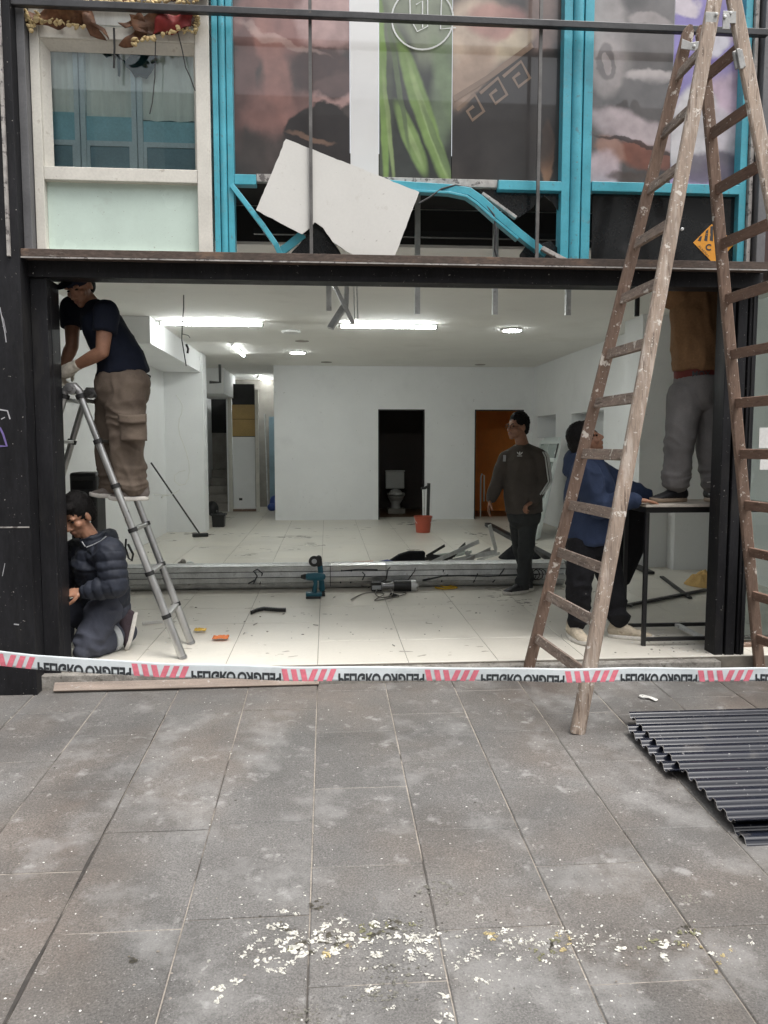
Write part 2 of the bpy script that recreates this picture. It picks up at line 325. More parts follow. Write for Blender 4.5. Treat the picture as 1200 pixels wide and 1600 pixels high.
def blob(name, mb, voxel, m, parent, smooth=3, disp=None):
    off = wloc(parent)
    me = bpy.data.meshes.new('tmp'); me.from_pydata(mb.v, [], mb.f)
    import bmesh
    bm = bmesh.new(); bm.from_mesh(me); bmesh.ops.recalc_face_normals(bm, faces=bm.faces); bm.to_mesh(me); bm.free()
    o = bpy.data.objects.new('tmp', me); COL.objects.link(o)
    r = o.modifiers.new('r', 'REMESH'); r.mode = 'VOXEL'; r.voxel_size = voxel
    if smooth: sm = o.modifiers.new('s', 'SMOOTH'); sm.factor = .5; sm.iterations = smooth
    dg = bpy.context.evaluated_depsgraph_get(); nm = bpy.data.meshes.new_from_object(o.evaluated_get(dg))
    bpy.data.objects.remove(o); bpy.data.meshes.remove(me)
    co = [v.co.copy() for v in nm.vertices]
    if disp:
        nr = [v.normal.copy() for v in nm.vertices]
        co = [c + n_*disp(c, n_) for c, n_ in zip(co, nr)]
    flat = [x for c in co for x in (c-off)]
    nm.vertices.foreach_set('co', flat); nm.update(); nm.name = name
    nm.materials.clear(); nm.materials.append(MT[m]); shade(nm, 180)
    return link(name, nm, parent)
exec_order = []
# ================================================================== LARGE STRUCTURE
g = struct(obj('ground', B(-300,300,-300,60,-.95,-.80), 'ground'))
ob = thing('opposite_building', 'unseen grey rendered building across the street with rows of dark windows', 'building', (0,-15,-.8))  # out of view; added to cut low sky light and haze on the panes
MT['render'] = mat('grey_render', (.50,.49,.46), .85, var=.12, vs=.6)
obj('wall', B(-30,30,-18,-15,-.8,9.5), 'render', ob); obj('cornice', B(-30.2,30.2,-18.1,-14.6,9.502,9.9), 'render', ob)
w0 = None
for i in range(-7, 8):
    for j in range(3):
        if w0 is None: w0 = obj('window', MB().box(-.75,.75,-15.1,-14.96,0,1.7), 'dglass', ob); w_ = w0
        else: w_ = w0.copy(); COL.objects.link(w_); w_.parent = ob
        w_.location = (3.2*i, .0, 1.0+3.1*j+.8)
# ---- pavement of slate slabs that rises towards the shop
tilt = atan(PS)
def slope_box(x0, x1, y0, y1, h0, h1):
    mb = MB(); mb.add([(x0,y0,pz(y0)+h0),(x1,y0,pz(y0)+h0),(x1,y1,pz(y1)+h0),(x0,y1,pz(y1)+h0),(x0,y0,pz(y0)+h1),(x1,y0,pz(y0)+h1),(x1,y1,pz(y1)+h1),(x0,y1,pz(y1)+h1)],
           [(0,3,2,1),(4,5,6,7),(0,1,5,4),(1,2,6,5),(2,3,7,6),(3,0,4,7)]); return mb
pavement = struct(obj('pavement', slope_box(-12, 12, -9, .12, -.25, -.005), 'mortar'))
SW, SL = .435, .62
def slab_mesh(w_, l_):
    hx, hy, b = w_/2-.0025, l_/2-.0025, .004
    mb = MB(); mb.rings([[(-hx,-hy,-.03),(hx,-hy,-.03),(hx,hy,-.03),(-hx,hy,-.03)], [(-hx,-hy,-b),(hx,-hy,-b),(hx,hy,-b),(-hx,hy,-b)],
                         [(-hx+b,-hy+b,0),(hx-b,-hy+b,0),(hx-b,hy-b,0),(-hx+b,hy-b,0)]])
    me = bpy.data.meshes.new('paving_slab'); me.from_pydata(mb.v, [], mb.f); me.materials.append(MT['slab']); return me
slab_me = slab_mesh(SW, SL)
offs = {-2:-1.12, -1:-1.08, 0:-.80, 1:-1.19, 2:-1.47, 3:-1.24, -3:-1.38, -4:-1.05}
nslab = 0
for k in range(-9, 10):
    o0 = offs.get(k, -1.3 + .6*random.random())
    jy = [o0 + SL*j for j in range(-6, 4)]
    for j in range(len(jy)-1):
        y0, y1 = jy[j], min(jy[j+1], -.055)
        if y1 - y0 < .05 or y1 < -4.4: continue
        me = slab_me if abs(y1-y0-SL) < 1e-4 else slab_mesh(SW, y1-y0)
        s_ = link('paving_slab', me, pavement)
        yc = (y0+y1)/2; s_.location = (-.07+SW*(k+.5)-.0, yc, pz(yc)+random.uniform(-.0022, .0022))
        s_.rotation_euler = (tilt+random.uniform(-.002,.002), random.uniform(-.002,.002), 0); nslab += 1
ck = MB(); xk = -.07-2*SW; yy = -.5; L_c = []; R_c = []
while yy > -4.0:
    wk = max(.0006, .0012+.0055*(noise.noise(V((yy*3.3, 0, 1)))+.15)) * (1 if yy > -1.3 else 1+min(1.2, (-1.3-yy)*.9)); o_ = .004*noise.noise(V((yy*6, 3, 0)))
    L_c.append(V((xk-wk+o_, yy, pz(yy)+.0006+.0025))); R_c.append(V((xk+wk+o_*.5, yy, pz(yy)+.0006+.0025))); yy -= .03
n_c = len(L_c); ck.add(L_c+R_c, [(i, i+1, n_c+i+1, n_c+i) for i in range(n_c-1)])
obj('open_joint', ck, mat('black_joint_dirt', (.045,.040,.036), .95, var=.4, vs=20), pavement)
# ---- step at the shop door
struct(obj('threshold', B(-1.80,2.62,-.052,.03,-.16,-.012), 'crete', bevel=.006))
pl = thing('threshold_plank', 'long peach coloured wooden plank lying along the step by the left pillar', 'plank', (-.8,-.1,-.1))
obj('plank', MB().bar(V((-1.70,-.10,-.072)), V((-.06,-.072,-.076)), .028, .012, (0,.75,1)), 'plank', pl, bevel=.004)
# ---- tiled shop floor
TS = .60
floor = struct(obj('floor', B(-2.75,4.55,.02,13.0,-.16,-.003), 'grout'))
tm = None
def tile_mesh(w_, l_):
    hx, hy, b = w_/2-.0016, l_/2-.0016, .002
    mb = MB(); mb.rings([[(-hx,-hy,-.008),(hx,-hy,-.008),(hx,hy,-.008),(-hx,hy,-.008)], [(-hx,-hy,-b),(hx,-hy,-b),(hx,hy,-b),(-hx,hy,-b)],
                         [(-hx+b,-hy+b,0),(hx-b,-hy+b,0),(hx-b,hy-b,0),(-hx+b,hy-b,0)]])
    me = bpy.data.meshes.new('floor_tile'); me.from_pydata(mb.v, [], mb.f); me.materials.append(MT['tile']); return me
tm = tile_mesh(TS, TS)
for i in range(-5, 8):
    for j in range(0, 22):
        x0, x1 = -.07+TS*i, -.07+TS*(i+1); y0, y1 = .035+TS*j, .035+TS*(j+1)
        if y0 > 9.7 and x0 > -.9: continue
        x0, x1 = max(x0, -2.7), min(x1, 4.5)
        if x1-x0 < .1: continue
        me = tm if x1-x0 > TS-1e-4 else tile_mesh(x1-x0, TS)
        t_ = link('floor_tile', me, floor); t_.location = ((x0+x1)/2, (y0+y1)/2, random.uniform(-.0006,.0006))
        t_.rotation_euler = (random.uniform(-.0012,.0012), random.uniform(-.0012,.0012), 0)
# ---- shop walls and ceiling
CZ = 2.91; YB = 9.74
XL, XR = -2.62, 3.97
struct(obj('ceiling', B(-2.8,4.7,1.0,13.2,CZ,3.25), 'ceil'))
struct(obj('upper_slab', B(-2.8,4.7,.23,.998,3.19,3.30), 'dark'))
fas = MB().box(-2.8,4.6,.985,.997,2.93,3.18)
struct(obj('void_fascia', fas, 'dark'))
struct(obj('wall_left', B(XL-.2,XL,.26,13.2,-.1,3.25), 'wall'))
struct(obj('wall_left_pier', B(XL,-2.0,7.85,8.25,-.1,CZ-.002), 'wall'))
struct(obj('soffit_left', B(XL+.001,-2.03,4.3,7.848,2.6,CZ-.002), 'wall'))
struct(obj('passage_soffit', MB().box(-2.55,-1.98,10.3,12.2,2.42,CZ-.002), 'wall'))
# back wall with two doorways
D1 = (.975, 1.86); D2 = (2.83, 3.78); DH = 2.10
bw = MB(); bw.box(-.985, D1[0], YB, YB+.12, -.1, CZ-.001); bw.box(D1[1], D2[0], YB, YB+.12, -.1, CZ-.001); bw.box(D2[1], XR+.2, YB, YB+.12, -.1, CZ-.001)
bw.box(D1[0], D1[1], YB, YB+.12, DH, CZ-.001); bw.box(D2[0], D2[1], YB, YB+.12, DH, CZ-.001)
bw.box(-.985, -.865, YB+.12, 13.2, -.1, CZ-.001)
wb = struct(obj('wall_back', bw, 'wall'))
for (a, b) in (D1, D2):
    obj('door_lining', MB().box(a-.0, a+.02, YB-.012, YB+.125, 0, DH).box(b-.02, b, YB-.012, YB+.125, 0, DH).box(a+.02, b-.02, YB-.012, YB+.125, DH-.02, DH), 'blackclean', wb)
wr = MB().box(.5, .52, YB+.12, 12.3, -.1, CZ).box(2.24, 2.26, YB+.12, 12.3, -.1, CZ).box(.52, 2.24, 12.28, 12.3, -.1, CZ)
struct(obj('wall_toilet', wr, 'brown'))
wr = MB().box(2.5, 2.52, YB+.12, 11.6, -.1, CZ).box(4.2, 4.22, YB+.12, 11.6, -.1, CZ).box(2.52, 4.2, 11.58, 11.6, -.1, CZ)
struct(obj('wall_orange_room', wr, 'orange'))
struct(obj('floor_orange_room', B(.52,4.2,YB+.001,12.3,-.05,-.002), mat('brown_floor', (.16,.085,.045), .4)))
# right wall with built in niches
def xwall(mb, X, th, y0, y1, z0, z1, holes):
    ys = sorted({y0, y1, *[h[0] for h in holes], *[h[1] for h in holes]}); zs = sorted({z0, z1, *[h[2] for h in holes], *[h[3] for h in holes]})
    for i in range(len(ys)-1):
        for j in range(len(zs)-1):
            cy, cz = (ys[i]+ys[i+1])/2, (zs[j]+zs[j+1])/2
            if any(h[0] < cy < h[1] and h[2] < cz < h[3] for h in holes): continue
            mb.box(X, X+th, ys[i], ys[i+1], zs[j], zs[j+1])
H = [(8.28, 9.45, 1.56, 1.96), (5.95, 7.42, .75, 1.93)]
rw = MB(); xwall(rw, XR, .38, 4.3, YB, -.1, CZ-.001, H)
rw.box(XR+.38, XR+.42, 4.3, YB, -.1, CZ-.001)
rw.box(XR+.02, XR+.379, 6.66, 6.70, .75, 1.93)
struct(obj('wall_right', rw, 'wall'))
struct(obj('wall_right_pier', B(3.60,4.42,3.75,4.298,-.1,CZ-.001), 'wall'))
struct(obj('wall_right_pilaster', B(3.955,4.42,3.55,3.748,-.1,CZ-.001), 'wall'))
struct(obj('wall_right_front', B(4.42,4.62,.40,4.3,-.1,3.25), 'wall'))
obj('panel_joint', B(3.965,3.9698,4.7,5.9,1.255,1.262), 'grout', bpy.data.objects['wall_right'])
struct(obj('wall_passage_end', B(-2.8,-.9,13.0,13.2,-.1,CZ), 'stair'))
# staircase at the back
st = thing('staircase', 'narrow grey concrete staircase rising behind the left wall pier', 'stairs', (-2.38,12.0,0))
for k in range(9):
    obj('step', B(-2.6,-2.13,11.75+.24*k,13.0+.001*k if k < 5 else 11.75+.24*(k+1)+.02,.175*k+.001*k,.175*(k+1)), 'stair', st, bevel=.006)
obj('stair_wall', B(-2.13,-2.10,11.75,12.99,0,2.5), 'wall', st)
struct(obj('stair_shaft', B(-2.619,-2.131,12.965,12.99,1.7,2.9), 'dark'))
cb = thing('cupboard_frame', 'tall dirty white door panel with two ochre cardboard pieces above', 'door panel', (-1.8,11.9,0))
def zf(py, Y): return at(380, py, Y).z
obj('stile', B(-2.09,-2.02,11.70,11.80,0,2.72), 'white', cb); obj('stile', B(-1.52,-1.45,11.70,11.80,0,2.60), 'white', cb)
obj('door_panel', B(-2.0,-1.54,11.76,11.79,.06,1.60), 'wall', cb, bevel=.004)
obj('cardboard', B(-2.01,-1.53,11.775,11.785,1.615,1.97), 'card', cb); obj('cardboard', B(-2.01,-1.53,11.765,11.774,1.98,2.28), 'card', cb)
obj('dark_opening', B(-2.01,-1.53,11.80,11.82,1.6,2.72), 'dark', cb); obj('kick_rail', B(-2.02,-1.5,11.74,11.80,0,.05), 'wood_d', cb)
obj('socket', B(-1.89,-1.82,11.752,11.76,.24,.29), 'rubber', cb)
obj('passage_door', B(-1.28,-1.05,12.4,12.45,0,2.05), 'slateb', cb); obj('pole', MB().tube([(-1.30,12.1,0),(-1.36,12.25,2.1)], .014), 'galv', cb)
tag(obj('blue_bag', MB().ell((-1.15,12.0,.16), ((.11,0,0),(0,.1,0),(0,0,.17))).ell((-1.2,11.9,.08), ((.1,0,0),(0,.1,0),(0,0,.09))), mat('blue_plastic', (.03,.07,.28), .5), smooth=180),
    'small blue plastic bag on the passage floor at the back', 'bag')

# ================================================================== FACADE
# ---- left pillar, built in three steps, and the right pillar
lp = thing('left_pillar', 'scuffed black steel pillar at the left edge of the shop front', 'pillar', (-2.4,-.1,-.1)); struct(lp)
XO, XM, XG = at(45,760,-.135).x, at(84,760,.0).x, at(93.5,760,.20).x
obj('outer_casing', B(-3.6,XO,-.135,.22,-.30,5.0), 'black', lp, bevel=.004)
obj('middle_casing', MB().box(XO+.002,XM,.0,.22,-.2,2.44), 'black', lp, bevel=.004)
obj('shutter_guide', MB().box(XM+.002,XG,.06,.20,-.012,2.44), 'black', lp, bevel=.003)
obj('seam', B(-3.6,XO-.006,-.1372,-.1352,.93,.938), 'edge', lp)
def L_(px, py): return at(px, py, -.135)
mbk = MB()
for pts, wd in (([(0,480),(8,520),(10,535)], .006), ([(0,640),(12,642),(16,655)], .008), ([(2,655),(8,652)], .006), ([(8,880),(4,900)], .004), ([(22,975),(30,976)], .008), ([(10,520),(6,500),(2,490)], .003)):
    s_ = stroke([L_(*p) for p in pts], wd, .003); mbk.add(s_.v, s_.f)
obj('scribble', mbk, 'grafw', lp)
s1 = stroke([L_(0,668),(L_(5,678)),(L_(11,697)),(L_(0,697))], .012, .003)
obj('scribble', s1, 'graf', lp)
rp = thing('right_pillar', 'black fluted steel pillar on the right behind the wooden ladder', 'pillar', (2.7,.1,-.05)); struct(rp)
RA, RB_ = at(1121,760,.10).x, at(1173,760,.06).x; RW = RB_-RA
rb = MB()
for (u0, u1, yy) in ((0,.28,.06),(.281,.36,.085),(.361,.66,.055),(.661,.74,.085),(.741,1,.06)): rb.box(RA+RW*u0, RA+RW*u1, yy, .20, -.012 if u1 < .9 else -.08, 2.52)
obj('casing', rb, 'black', rp, bevel=.004)
# ---- beam over the opening with its rusty ledge
bm_ = thing('lintel_beam', 'black steel lintel with a rusty brown ledge across the whole opening', 'beam', (.4,0,2.5)); struct(bm_)
obj('web', MB().box(-1.80,2.82,-.02,.02,2.44,2.535).box(-1.80,2.82,.022,.20,2.455,2.535), 'black', bm_, bevel=.003)
obj('ledge', B(-1.845,2.80,-.115,.03,2.537,2.583), 'rust', bm_, bevel=.003)
obj('ledge_lip', B(-1.845,2.80,-.119,-.1155,2.528,2.536), 'edge', bm_)
# ---- grey channels beside the upper windows
tag(obj('left_channel', MB().box(-1.79,-1.742,-.06,.12,2.585,5.0), 'chan', bevel=.004), 'dark grey steel channel up beside the white framed window', 'steel channel')
tag(obj('edge_strip', MB().box(-1.855,-1.838,-.155,-.137,2.53,5.0), 'edge'), 'thin chipped pale metal edging strip on the left pillar', 'edging strip')
rc = thing('right_channel', 'grey brown steel posts at the right end of the upper windows', 'steel channel', (2.72,0,2.6))
obj('post', B(2.700,2.722,-.02,.12,2.585,5.0), 'edge', rc); obj('post', B(2.7225,2.742,.02,.12,2.585,5.0), 'dark', rc); obj('post', B(2.7425,2.80,-.06,.12,2.585,5.0), 'chan', rc, bevel=.004)
# ---- horizontal tube and two thin bars in front of the windows
tz = at(600, 28, -.09).z
tag(obj('top_tube', MB().box(-1.835,2.735,-.112,-.072,tz-.02,tz+.02), 'tube', bevel=.004), 'black square tube running across in front of the upper windows', 'steel tube')
for px, lab in ((485, 'thin grey upright bar in front of the hanging white board'), (842, 'thin grey upright bar by the right turquoise mullion')):
    X = at(px, 200, -.06).x
    o = obj('upright_bar', MB().bar((X,-.058,2.583), (X+.004,-.058,tz+.6), .010, .008, (1,0,0)), 'bar'); tag(o, lab, 'bar', 'bars over the windows')
# ---- left white window
def Z(py, Y=0.0, px=190): return at(px, py, Y).z
wl = thing('white_window', 'old white framed window with mint green panel beneath its glass', 'window', (-1.2,.05,2.59))
x0, x1 = -1.738, -.690
zt0, zt1 = Z(283), Z(262); ztop0, ztop1 = Z(62), Z(42)
obj('stile', B(x0,x0+.055,.0,.10,2.585,ztop1+.12), 'white', wl, bevel=.004); obj('stile', B(x1-.085,x1,.0,.10,2.585,5.0), 'white', wl, bevel=.004)
obj('transom', B(x0+.056,x1-.086,.004,.10,zt0,zt1), 'white', wl, bevel=.004)
obj('head_rail', B(x0+.056,x1-.086,.004,.10,ztop0,ztop1), 'white', wl, bevel=.004)
obj('bottom_rail', B(x0+.056,x1-.086,.006,.10,2.585,2.605), 'white', wl, bevel=.002)
fr = MB(); a, b = x0+.056, x1-.086     # deep inner sash frame, chamfered
for (p, q, r_, t_) in (((a,.02,zt1),(a,.02,ztop0),(a+.035,.085,ztop0-.04),(a+.035,.085,zt1+.012)), ((b,.02,zt1),(b,.02,ztop0),(b-.02,.085,ztop0-.04),(b-.02,.085,zt1+.012)),
                       ((a,.02,ztop0),(b,.02,ztop0),(b-.02,.085,ztop0-.04),(a+.035,.085,ztop0-.04)), ((a,.02,zt1),(b,.02,zt1),(b-.02,.085,zt1+.012),(a+.035,.085,zt1+.012))):
    fr.add([p, q, r_, t_], [(0,1,2,3)])
obj('sash', fr, 'white', wl, solid=.004)
obj('mint_panel', B(x0+.056,x1-.086,.05,.06,2.606,zt0), 'mint', wl)
obj('glazing', B(a+.036,b-.021,.086,.09,zt1+.013,ztop0-.041), 'clear', wl)
cw = thing('curtain_wall', 'pale curtain panels with blue grey boards behind the old window glass', 'curtain', (-1.2,.3,3.1))
ztc = zt1 + .0
def cx(px, Y=.135): return at(px, 160, Y).x
YC = .135
zc1, zc0 = Z(186, YC), Z(262, YC)-.1
zmid = Z(222, YC)
cuts = [cx(40), cx(117), cx(134), cx(206), cx(223), cx(330)]
for k in (0, 2, 4):
    xa, xb = cuts[k], cuts[k+1]
    obj('curtain', MB().grid(lambda u, v: V((xa+(xb-xa)*u, YC+.012+.010*sin(u*19+k)+.004*sin(u*41), zc1+(4.4-zc1)*v)), 24, 1), 'curtain', cw, smooth=180)
    obj('board', B(xa+.001,xb-.001,YC-.004,YC+.01,zmid,zc1+.03-.02*k/2), 'bluebd', cw)
    obj('board', B(xa+.02,xb-.02,YC-.004,YC+.01,zc0,zmid-.03), 'slateb', cw)
    obj('board_frame', MB().box(xa,xb,YC-.012,YC-.0045,zmid-.03,zmid).box(xa,xa+.02,YC-.012,YC-.0045,zc0,zmid-.0301).box(xb-.02,xb,YC-.012,YC-.0045,zc0,zmid-.0301), 'paleframe', cw)
for k in (1, 3):
    xa, xb = cuts[k], cuts[k+1]; xm = (xa+xb)/2
    obj('mullion', MB().box(xa,xm-.004,YC-.02,YC+.03,zc0,4.4).box(xm+.004,xb,YC-.02,YC+.03,zc0,4.4).box(xm-.0039,xm+.0039,YC+.0,YC+.03,zc0,4.4), 'paleframe', cw)
obj('backing', B(-1.8,-.6,YC+.06,YC+.07,zc0,4.6), 'slateb', cw)
tp = [(152,74),(175,70),(178,86),(196,93),(205,82),(212,76),(220,80),(235,74),(247,80),(243,100),(236,112),(229,121),(218,117),(210,118),(204,108),(197,103),(193,93),(176,84),(166,88)]
tp = [(x, y+2) for x, y in tp]
tag(obj('torn_film', MB().prism([at(x, y, .100) for x, y in tp], (0,.003,0)), 'teal'), 'dark teal torn film scrap at the top of the old window', 'torn film')
tag(obj('dangling_strip', MB().prism([at(x, y, .098) for x, y in ((182,80),(187,80),(188,112),(187,120),(184,118))], (0,.004,0)), 'teal'), 'narrow dark strip dangling beside the torn film', 'strip')
for k, (pts, lab) in enumerate(([[(242,-20),(243,60),(242,120),(238,160),(234,178)], 'black wire hanging down in front of the old window'],
                 [[(275,40),(284,75),(290,105),(297,120),(305,142)], 'kinked dark twig of wire at the right of the old window'],
                 [[(178,44),(179,75),(178,106)], 'short black rod hanging below the torn lining'])):
    tag(obj('hanging_wire', MB().tube([at(x, y, -.02) for x, y in pts], .0035 if k < 2 else .007, 6), 'cabk', smooth=60), lab, 'wire', 'loose wires')
# ---- torn lining with foam above the old window
def crumple(poly_fn, nu, nv, amp, fr_, seed):
    def fn(u, v):
        p = poly_fn(u, v); q = V((p.x*fr_, seed*3.1, p.z*fr_))
        return p + V((noise.noise(q+V((9,0,0)))*amp*.5, noise.noise(q)*amp*1.4, noise.noise(q+V((0,5,0)))*amp*.7))
    return MB().grid(fn, nu, nv)
tl = thing('torn_lining', 'torn brown and red lining hanging above the old white window', 'torn lining', (-1.2,-.03,4.0))
def quad(pts, Y):
    P = [at(x, y, Y) for x, y in pts]
    return lambda u, v: (P[0]*(1-u)+P[1]*u)*(1-v) + (P[3]*(1-u)+P[2]*u)*v
for pts, m_, sd_ in (([(38,15),(138,13),(135,40),(40,38)], 'torn', 1), ([(124,16),(150,40),(166,44),(168,62),(150,64),][:4], 'torn', 2), ([(200,20),(308,14),(308,46),(215,50)], 'torn', 3),
                    ([(248,25),(300,20),(298,44),(236,52)], 'torn_red', 4), ([(188,70),(214,44),(236,40),(206,74)], 'torn', 5), ([(186,38),(216,16),(226,34),(196,46)], 'torn', 6), ([(126,14),(140,14),(164,62),(140,56)], 'torn', 8)):
    Y = -.03 if m_ == 'torn' else -.05
    o = obj('lining', crumple(quad(pts, Y), 14, 10, .035, 14, sd_), m_, tl, smooth=180, solid=.004)
for pts, sd_ in (([(36,10),(44,30),(50,45),(56,24),(66,32),(100,36),(135,41)], 1), ([(208,66),(230,60),(262,52),(290,46),(305,48),(310,30),(303,20)], 2), ([(134,2),(170,3),(200,1),(240,4),(270,0),(312,4)], 3)):
    P = [at(x, y, -.045) for x, y in pts]; pp = []
    for i in range(len(P)-1):
        for k in range(5): pp.append(P[i].lerp(P[i+1], k/5) + V((0, noise.noise(V((i*5+k, sd_, 0)))*.012, noise.noise(V((i*3.3+k*1.7, 0, sd_)))*.01)))
    fm = MB()
    for i, p in enumerate(pp):
        for _ in range(2):
            r_ = random.uniform(.006,.015); c_ = p+V((random.gauss(0,.007), random.gauss(0,.006), random.gauss(0,.007)))
            fm.ell(c_, (V((r_*random.uniform(.7,1.5),0,r_*random.uniform(-.6,.6))), V((0,r_,0)), V((r_*random.uniform(-.5,.5),0,r_*random.uniform(.6,1.2)))), 7, 5)
    stuff(obj('foam_edge', fm, 'foam', tl, smooth=180))
obj('ceiling_scrap', B(-1.7,-.7,.02,.03,at(190,40,.02).z,4.6), 'curtain', tl)
obj('lining', crumple(quad([(30,-60),(330,-60),(330,2),(30,2)], -.035), 30, 8, .03, 9, 11), 'torn', tl, smooth=180, solid=.004)
# ---- turquoise mullions and rails
Zs0, Zs1 = at(820,297,0).z, at(820,282,0).z      # sill of the middle bay
def mull(xa, xb, lab):
    o = thing('turquoise_mullion', lab, 'mullion', ((xa+xb)/2,0,2.585), 'turquoise mullions')
    wd = xb-xa
    obj('flat', B(xa,xa+wd*.28,.0,.10,2.585,5.0), 'blue', o, bevel=.003); obj('round', MB().tube([(xa+wd*.49,.018,2.585),(xa+wd*.49,.018,5.0)], (wd*.19), 14), 'blue', o, smooth=50)
    obj('flat', B(xa+wd*.70,xb,.0,.10,2.585,5.0), 'blue', o, bevel=.003); obj('web', B(xa+wd*.281,xa+wd*.699,.04,.10,2.585,5.0), 'blue', o)
mull(at(334,250,0).x, at(365,250,0).x, 'turquoise metal mullion beside the old white window')
mull(at(878,250,0).x, at(924,250,0).x, 'wide turquoise metal mullion between the two poster windows')
tag(obj('turquoise_mullion', B(at(1157,250,0).x,at(1168,250,0).x,.0,.09,2.585,5.0), 'blue', bevel=.003), 'thin turquoise mullion beside the right grey post', 'mullion', 'turquoise mullions')

# ---- poster windows
def pmat(name, cols, sc, stretch=(1,1,1), warp=0.6, rot=0):
    m = bpy.data.materials.new(name); m.use_nodes = True; n = m.node_tree; N = n.nodes; L = n.links; b = N['Principled BSDF']
    g_ = N.new('ShaderNodeNewGeometry'); mp = N.new('ShaderNodeMapping'); mp.inputs['Scale'].default_value = stretch; mp.inputs['Rotation'].default_value = (0, rot, 0)
    L.new(g_.outputs['Position'], mp.inputs['Vector'])
    t = N.new('ShaderNodeTexNoise'); t.inputs['Scale'].default_value = sc; t.inputs['Detail'].default_value = 4; t.inputs['Distortion'].default_value = warp; L.new(mp.outputs[0], t.inputs['Vector'])
    r = N.new('ShaderNodeValToRGB'); L.new(t.outputs[0], r.inputs[0]); e = r.color_ramp.elements
    while len(e) < len(cols): e.new(.5)
    for k, (p, c) in enumerate(cols): e[k].position = p; e[k].color = (*c, 1)
    L.new(r.outputs[0], b.inputs['Base Color']); b.inputs['Roughness'].default_value = .35
    b.inputs['Coat Weight'].default_value = 1; b.inputs['Coat Roughness'].default_value = .02; b.inputs['Coat IOR'].default_value = 1.5
    return m
def soft(name, base, blobs, dist=.05, bars=()):
    """airbrushed print: soft ellipses of colour over a mottled base (generic, no known picture)"""
    m = bpy.data.materials.new(name); m.use_nodes = True; n = m.node_tree; N = n.nodes; L = n.links; b = N['Principled BSDF']
    g_ = N.new('ShaderNodeNewGeometry'); t = N.new('ShaderNodeTexNoise'); t.inputs['Scale'].default_value = 5; t.inputs['Detail'].default_value = 5; L.new(g_.outputs['Position'], t.inputs['Vector'])
    s1 = N.new('ShaderNodeVectorMath'); s1.operation = 'SUBTRACT'; L.new(t.outputs['Color'], s1.inputs[0]); s1.inputs[1].default_value = (.5,.5,.5)
    s2 = N.new('ShaderNodeVectorMath'); s2.operation = 'MULTIPLY_ADD'; L.new(s1.outputs[0], s2.inputs[0]); s2.inputs[1].default_value = (dist*4,0,dist*4); L.new(g_.outputs['Position'], s2.inputs[2])
    t2 = N.new('ShaderNodeTexNoise'); t2.inputs['Scale'].default_value = 3.5; t2.inputs['Detail'].default_value = 6; t2.inputs['Distortion'].default_value = .7; L.new(g_.outputs['Position'], t2.inputs['Vector'])
    r = N.new('ShaderNodeValToRGB'); L.new(t2.outputs[0], r.inputs[0]); r.color_ramp.elements[0].position = .35; r.color_ramp.elements[1].position = .68
    r.color_ramp.elements[0].color = (*[x*.6 for x in base], 1); r.color_ramp.elements[1].color = (*[min(1, x*1.6) for x in base], 1)
    c = r.outputs[0]
    for (px, py, rx, ry_, rot, col, am, hard) in blobs:
        p = at(px, py, PY); k = (p-CAM).length/FPX
        mp = N.new('ShaderNodeMapping'); mp.vector_type = 'TEXTURE'; mp.inputs['Location'].default_value = p; mp.inputs['Rotation'].default_value = (0, radians(rot), 0); mp.inputs['Scale'].default_value = (rx*k, 1, ry_*k)
        L.new(s2.outputs[0], mp.inputs[0]); ln = N.new('ShaderNodeVectorMath'); ln.operation = 'LENGTH'; L.new(mp.outputs[0], ln.inputs[0])
        mr = N.new('ShaderNodeMapRange'); mr.interpolation_type = 'SMOOTHSTEP'; hard = min(.92, hard+.35); mr.inputs[1].default_value = 1+.55*(1-hard); mr.inputs[2].default_value = 1-.75*(1-hard); mr.inputs[3].default_value = 0; mr.inputs[4].default_value = am; L.new(ln.outputs['Value'], mr.inputs[0])
        x = N.new('ShaderNodeMix'); x.data_type = 'RGBA'; L.new(mr.outputs[0], x.inputs[0]); L.new(c, x.inputs[6]); x.inputs[7].default_value = (*col, 1); c = x.outputs[2]
    gr = N.new('ShaderNodeTexNoise'); gr.inputs['Scale'].default_value = 9; gr.inputs['Detail'].default_value = 8; L.new(g_.outputs['Position'], gr.inputs['Vector'])
    mr = N.new('ShaderNodeMapRange'); mr.inputs[1].default_value = .3; mr.inputs[2].default_value = .7; mr.inputs[3].default_value = .60; mr.inputs[4].default_value = .92; L.new(gr.outputs[0], mr.inputs[0])
    sc = N.new('ShaderNodeVectorMath'); sc.operation = 'SCALE'; L.new(c, sc.inputs[0]); L.new(mr.outputs[0], sc.inputs[3])
    L.new(sc.outputs[0], b.inputs['Base Color']); b.inputs['Roughness'].default_value = .35
    b.inputs['Coat Weight'].default_value = 1; b.inputs['Coat Roughness'].default_value = .02; b.inputs['Coat IOR'].default_value = 1.42
    return m
PY = .075
